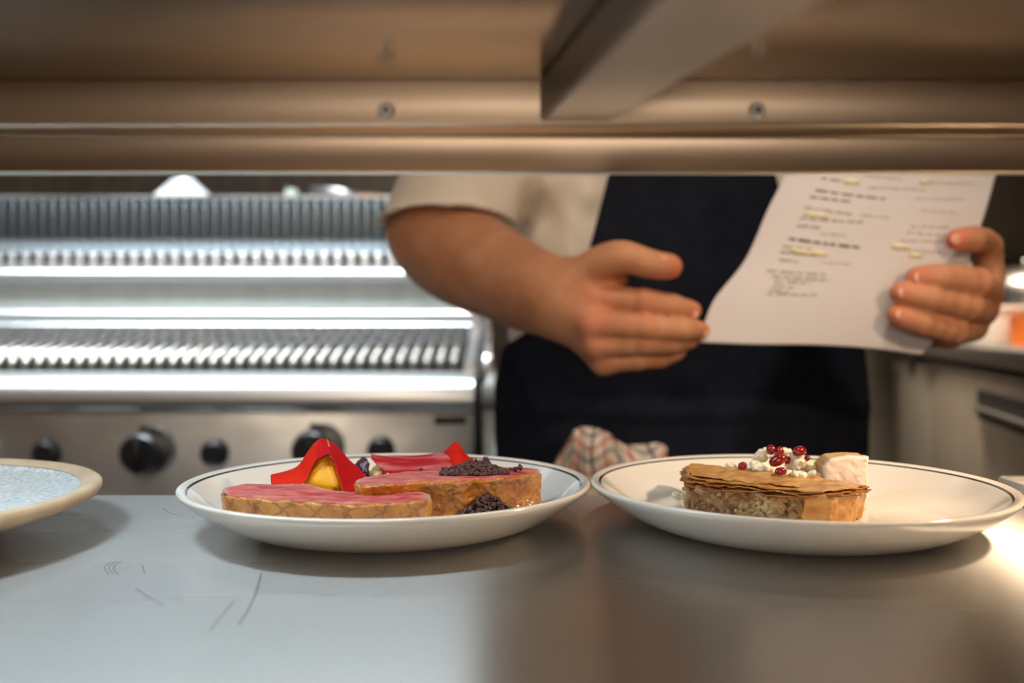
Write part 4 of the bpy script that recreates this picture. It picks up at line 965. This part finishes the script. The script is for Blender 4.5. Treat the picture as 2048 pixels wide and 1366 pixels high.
# things on the flue
cd = empty('folded_card', P(367,404,2.53)); cd.location.z = 1.374; tag(cd, 'white triangular folded card standing on the grill flue', 'card')
wv = mat('white_card', (.80,.83,.86), None, rough=.7)
hh = .077; aw = .079
for nm, sg in (('front_panel', -1), ('rear_panel', 1)):
    vv = [(-aw, sg*.028, 0), (aw, sg*.028, 0), (.003, 0, hh), (-.003, 0, hh)]
    o = pyd(nm, vv, [(0,1,2,3)], wv, cd); md = o.modifiers.new('t', 'SOLIDIFY'); md.thickness = .002
tg = empty('serving_tongs', (P(680,392,2.52).x, 2.52, 1.374)); tag(tg, 'steel tongs with a brown grip lying on the grill flue', 'tongs')
MB().tube([(-.08,0,.028),(.0,0,.022),(.05,0,.012)], [.009,.010,.006], 10).build('tongs_arm', M['bright'], tg, smooth=True)
MB().tube([(.05,0,.010),(.11,0,.007)], [.007,.006], 10).build('grip', mat('brown_grip', (.30,.13,.06), None, rough=.6), tg, smooth=True)
MB().tube([(-.08,.012,.010),(.05,.008,.008)], [.008,.006], 10).build('tongs_arm', M['bright'], tg, smooth=True)
jr = empty('small_jar', (P(583,392,2.52).x, 2.52, 1.374)); tag(jr, 'small pale jar with a dark lid on the grill flue', 'jar')
MB().tube([(0,0,0),(0,0,.022),(0,0,.026)], [.018,.018,.014], 20).build('jar_body', mat('pale_glass', (.55,.62,.52), None, rough=.2), jr, auto=40)
MB().tube([(-.012,0,.0261),(-.012,0,.036)], [.012,.010], 20).build('lid', M['black'], jr, auto=40)
# extraction hood with its light
hd = empty('extraction_hood', (-.9, 2.1, 2.0)); tag(hd, 'steel extraction hood with a light above the grill cooker', 'hood')
MB().prism([(-.50,.06),(-.50,.12),(-.1,.5),(.5,.5),(.5,.06)], -1.0, .95).build('canopy', M['cooker'], hd, auto=30)
MB().b2(-.8, .8, -.2, .1, .035, .06, .003).build('light_panel', mat('hood_panel', (.9,.9,.9), None, rough=.4, emit=(.86,.95,1.0), estr=1.0), hd)

# ------------------------------------------------------------------ the bench running along the right side
A_ = Vector((1.42,3.50,0)); B_ = Vector((.99,1.70,0)); dr = (B_-A_); Lb = dr.length; ang = math.atan2(dr.y, dr.x)
br = empty('undercounter_bench', A_, ang); tag(br, 'steel undercounter fridge bench running along the right of the kitchen', 'bench')
# local x runs from the far end to the near end, local +y points right, away from the person (negative rotation)
fs = mat('fridge_steel', (.46,.40,.33), (.40,.34,.28), 6, 4, .45, .55)
s_ = 1
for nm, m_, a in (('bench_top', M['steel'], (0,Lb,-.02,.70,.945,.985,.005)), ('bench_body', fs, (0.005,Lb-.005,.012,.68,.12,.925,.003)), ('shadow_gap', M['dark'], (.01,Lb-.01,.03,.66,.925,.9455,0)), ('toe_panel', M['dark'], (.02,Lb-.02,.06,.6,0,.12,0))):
    MB().b2(*a[:6], a[6]).build(nm, m_, br, auto=40)
def along(px):     # local x of the bench front seen at pixel column px
    k = (px-1024)/F; t = (k*A_.y-A_.x)/((B_.x-A_.x)-k*(B_.y-A_.y)); return t*Lb
pa_ = [along(q) for q in (1735, 1787, 1868, 2100)]
w0 = MB().b2(pa_[1]+.01, pa_[2]-.01, -.006, .013, .14, .915, .003).build('control_panel', mat('pale_panel', (.50,.46,.40), None, rough=.4, metal=.6), br, auto=40)
MB().b2(pa_[1]+.02, pa_[1]+.10+(pa_[2]-pa_[1])*.12, -.009, -.005, .30, .88, .002).build('vent_louvre', mat('dark_louvre', (.22,.19,.16), None, rough=.5, metal=.5), w0)
lx = along(1829); MB().b2(lx-.05, lx+.05, -.010, -.005, CAMZ-.155, CAMZ-.085, .002).build('display', M['black'], w0)
dx1 = min(pa_[3], Lb-.01)
dd = MB().b2(pa_[2]+.015, dx1, -.008, .013, .14, .915, .003).build('fridge_door', fs, br, auto=40)
hx0, hx1 = along(1968), dx1-.02
MB().b2(hx0, hx1, -.016, -.007, CAMZ-.215, CAMZ-.145, .003).build('handle_recess', M['dark'], dd)
MB().b2(hx0+.02, hx1, -.03, -.015, CAMZ-.195, CAMZ-.185, .003).build('handle', M['steel'], dd)
def on_bench(px, D): p = P(px, 0, D); return Vector((p.x, D, .985))
tb = empty('white_tub', on_bench(1999, 2.60)); tag(tb, 'bright white rectangular tub on the bench right of the held sheet', 'tub')
MB().b2(-.056, .052, -.05, .05, 0, .095, .008).build('tub_body', mat('white_plastic', (.85,.80,.72), None, rough=.4), tb, auto=40)
MB().b2(-.060, .056, -.054, .054, .093, .106, .004).build('tub_lid', mat('white_lid', (.88,.84,.77), None, rough=.35), tb, auto=40)
ob = empty('orange_tub', on_bench(2052, 2.50)); tag(ob, 'orange container at the right edge next to the white tub', 'tub')
MB().lathe([(0,0),(.034,0),(.040,.075),(.042,.08),(.036,.08),(.034,.006),(0,.006)], n=32).build('tub_body', mat('orange_plastic', (.85,.20,.02), None, rough=.4), ob, auto=40)
pot = empty('stock_pot', on_bench(2062, 2.95)); tag(pot, 'domed steel pot standing behind the white tub at the right edge', 'pot')
MB().lathe([(0,0),(.13,0),(.14,.01),(.14,.16),(.146,.165),(.14,.17),(0,.172)], n=48).build('pot_body', M['steel'], pot, auto=40)
MB().lathe([(.145,.173),(.14,.185),(.11,.215),(.06,.235),(0,.24),(0,.172)], n=48).build('pot_lid', M['steel'], pot, auto=40)
MB().tube([(-.02,0,.237),(-.02,0,.255),(.02,0,.255),(.02,0,.237)], .005, 8).build('lid_knob', M['bright'], pot, smooth=True)
# dark wall cupboard behind, right
cb = empty('wall_cupboard', (1.9, 3.5, 1.28)); tag(cb, 'dark cupboard on the back wall at the right', 'cupboard')
dk = mat('dark_cupboard', (.055,.047,.038), (.07,.06,.05), 8, 4, .4, .3)
MB().b2(-.6, .8, -.17, .195, 0, .9, .004).build('cupboard_body', dk, cb, auto=40)
for q in (-.6, .1): MB().b2(q+.01, q+.69, -.19, -.171, .01, .89, .004).build('cupboard_door', dk, cb, auto=40)
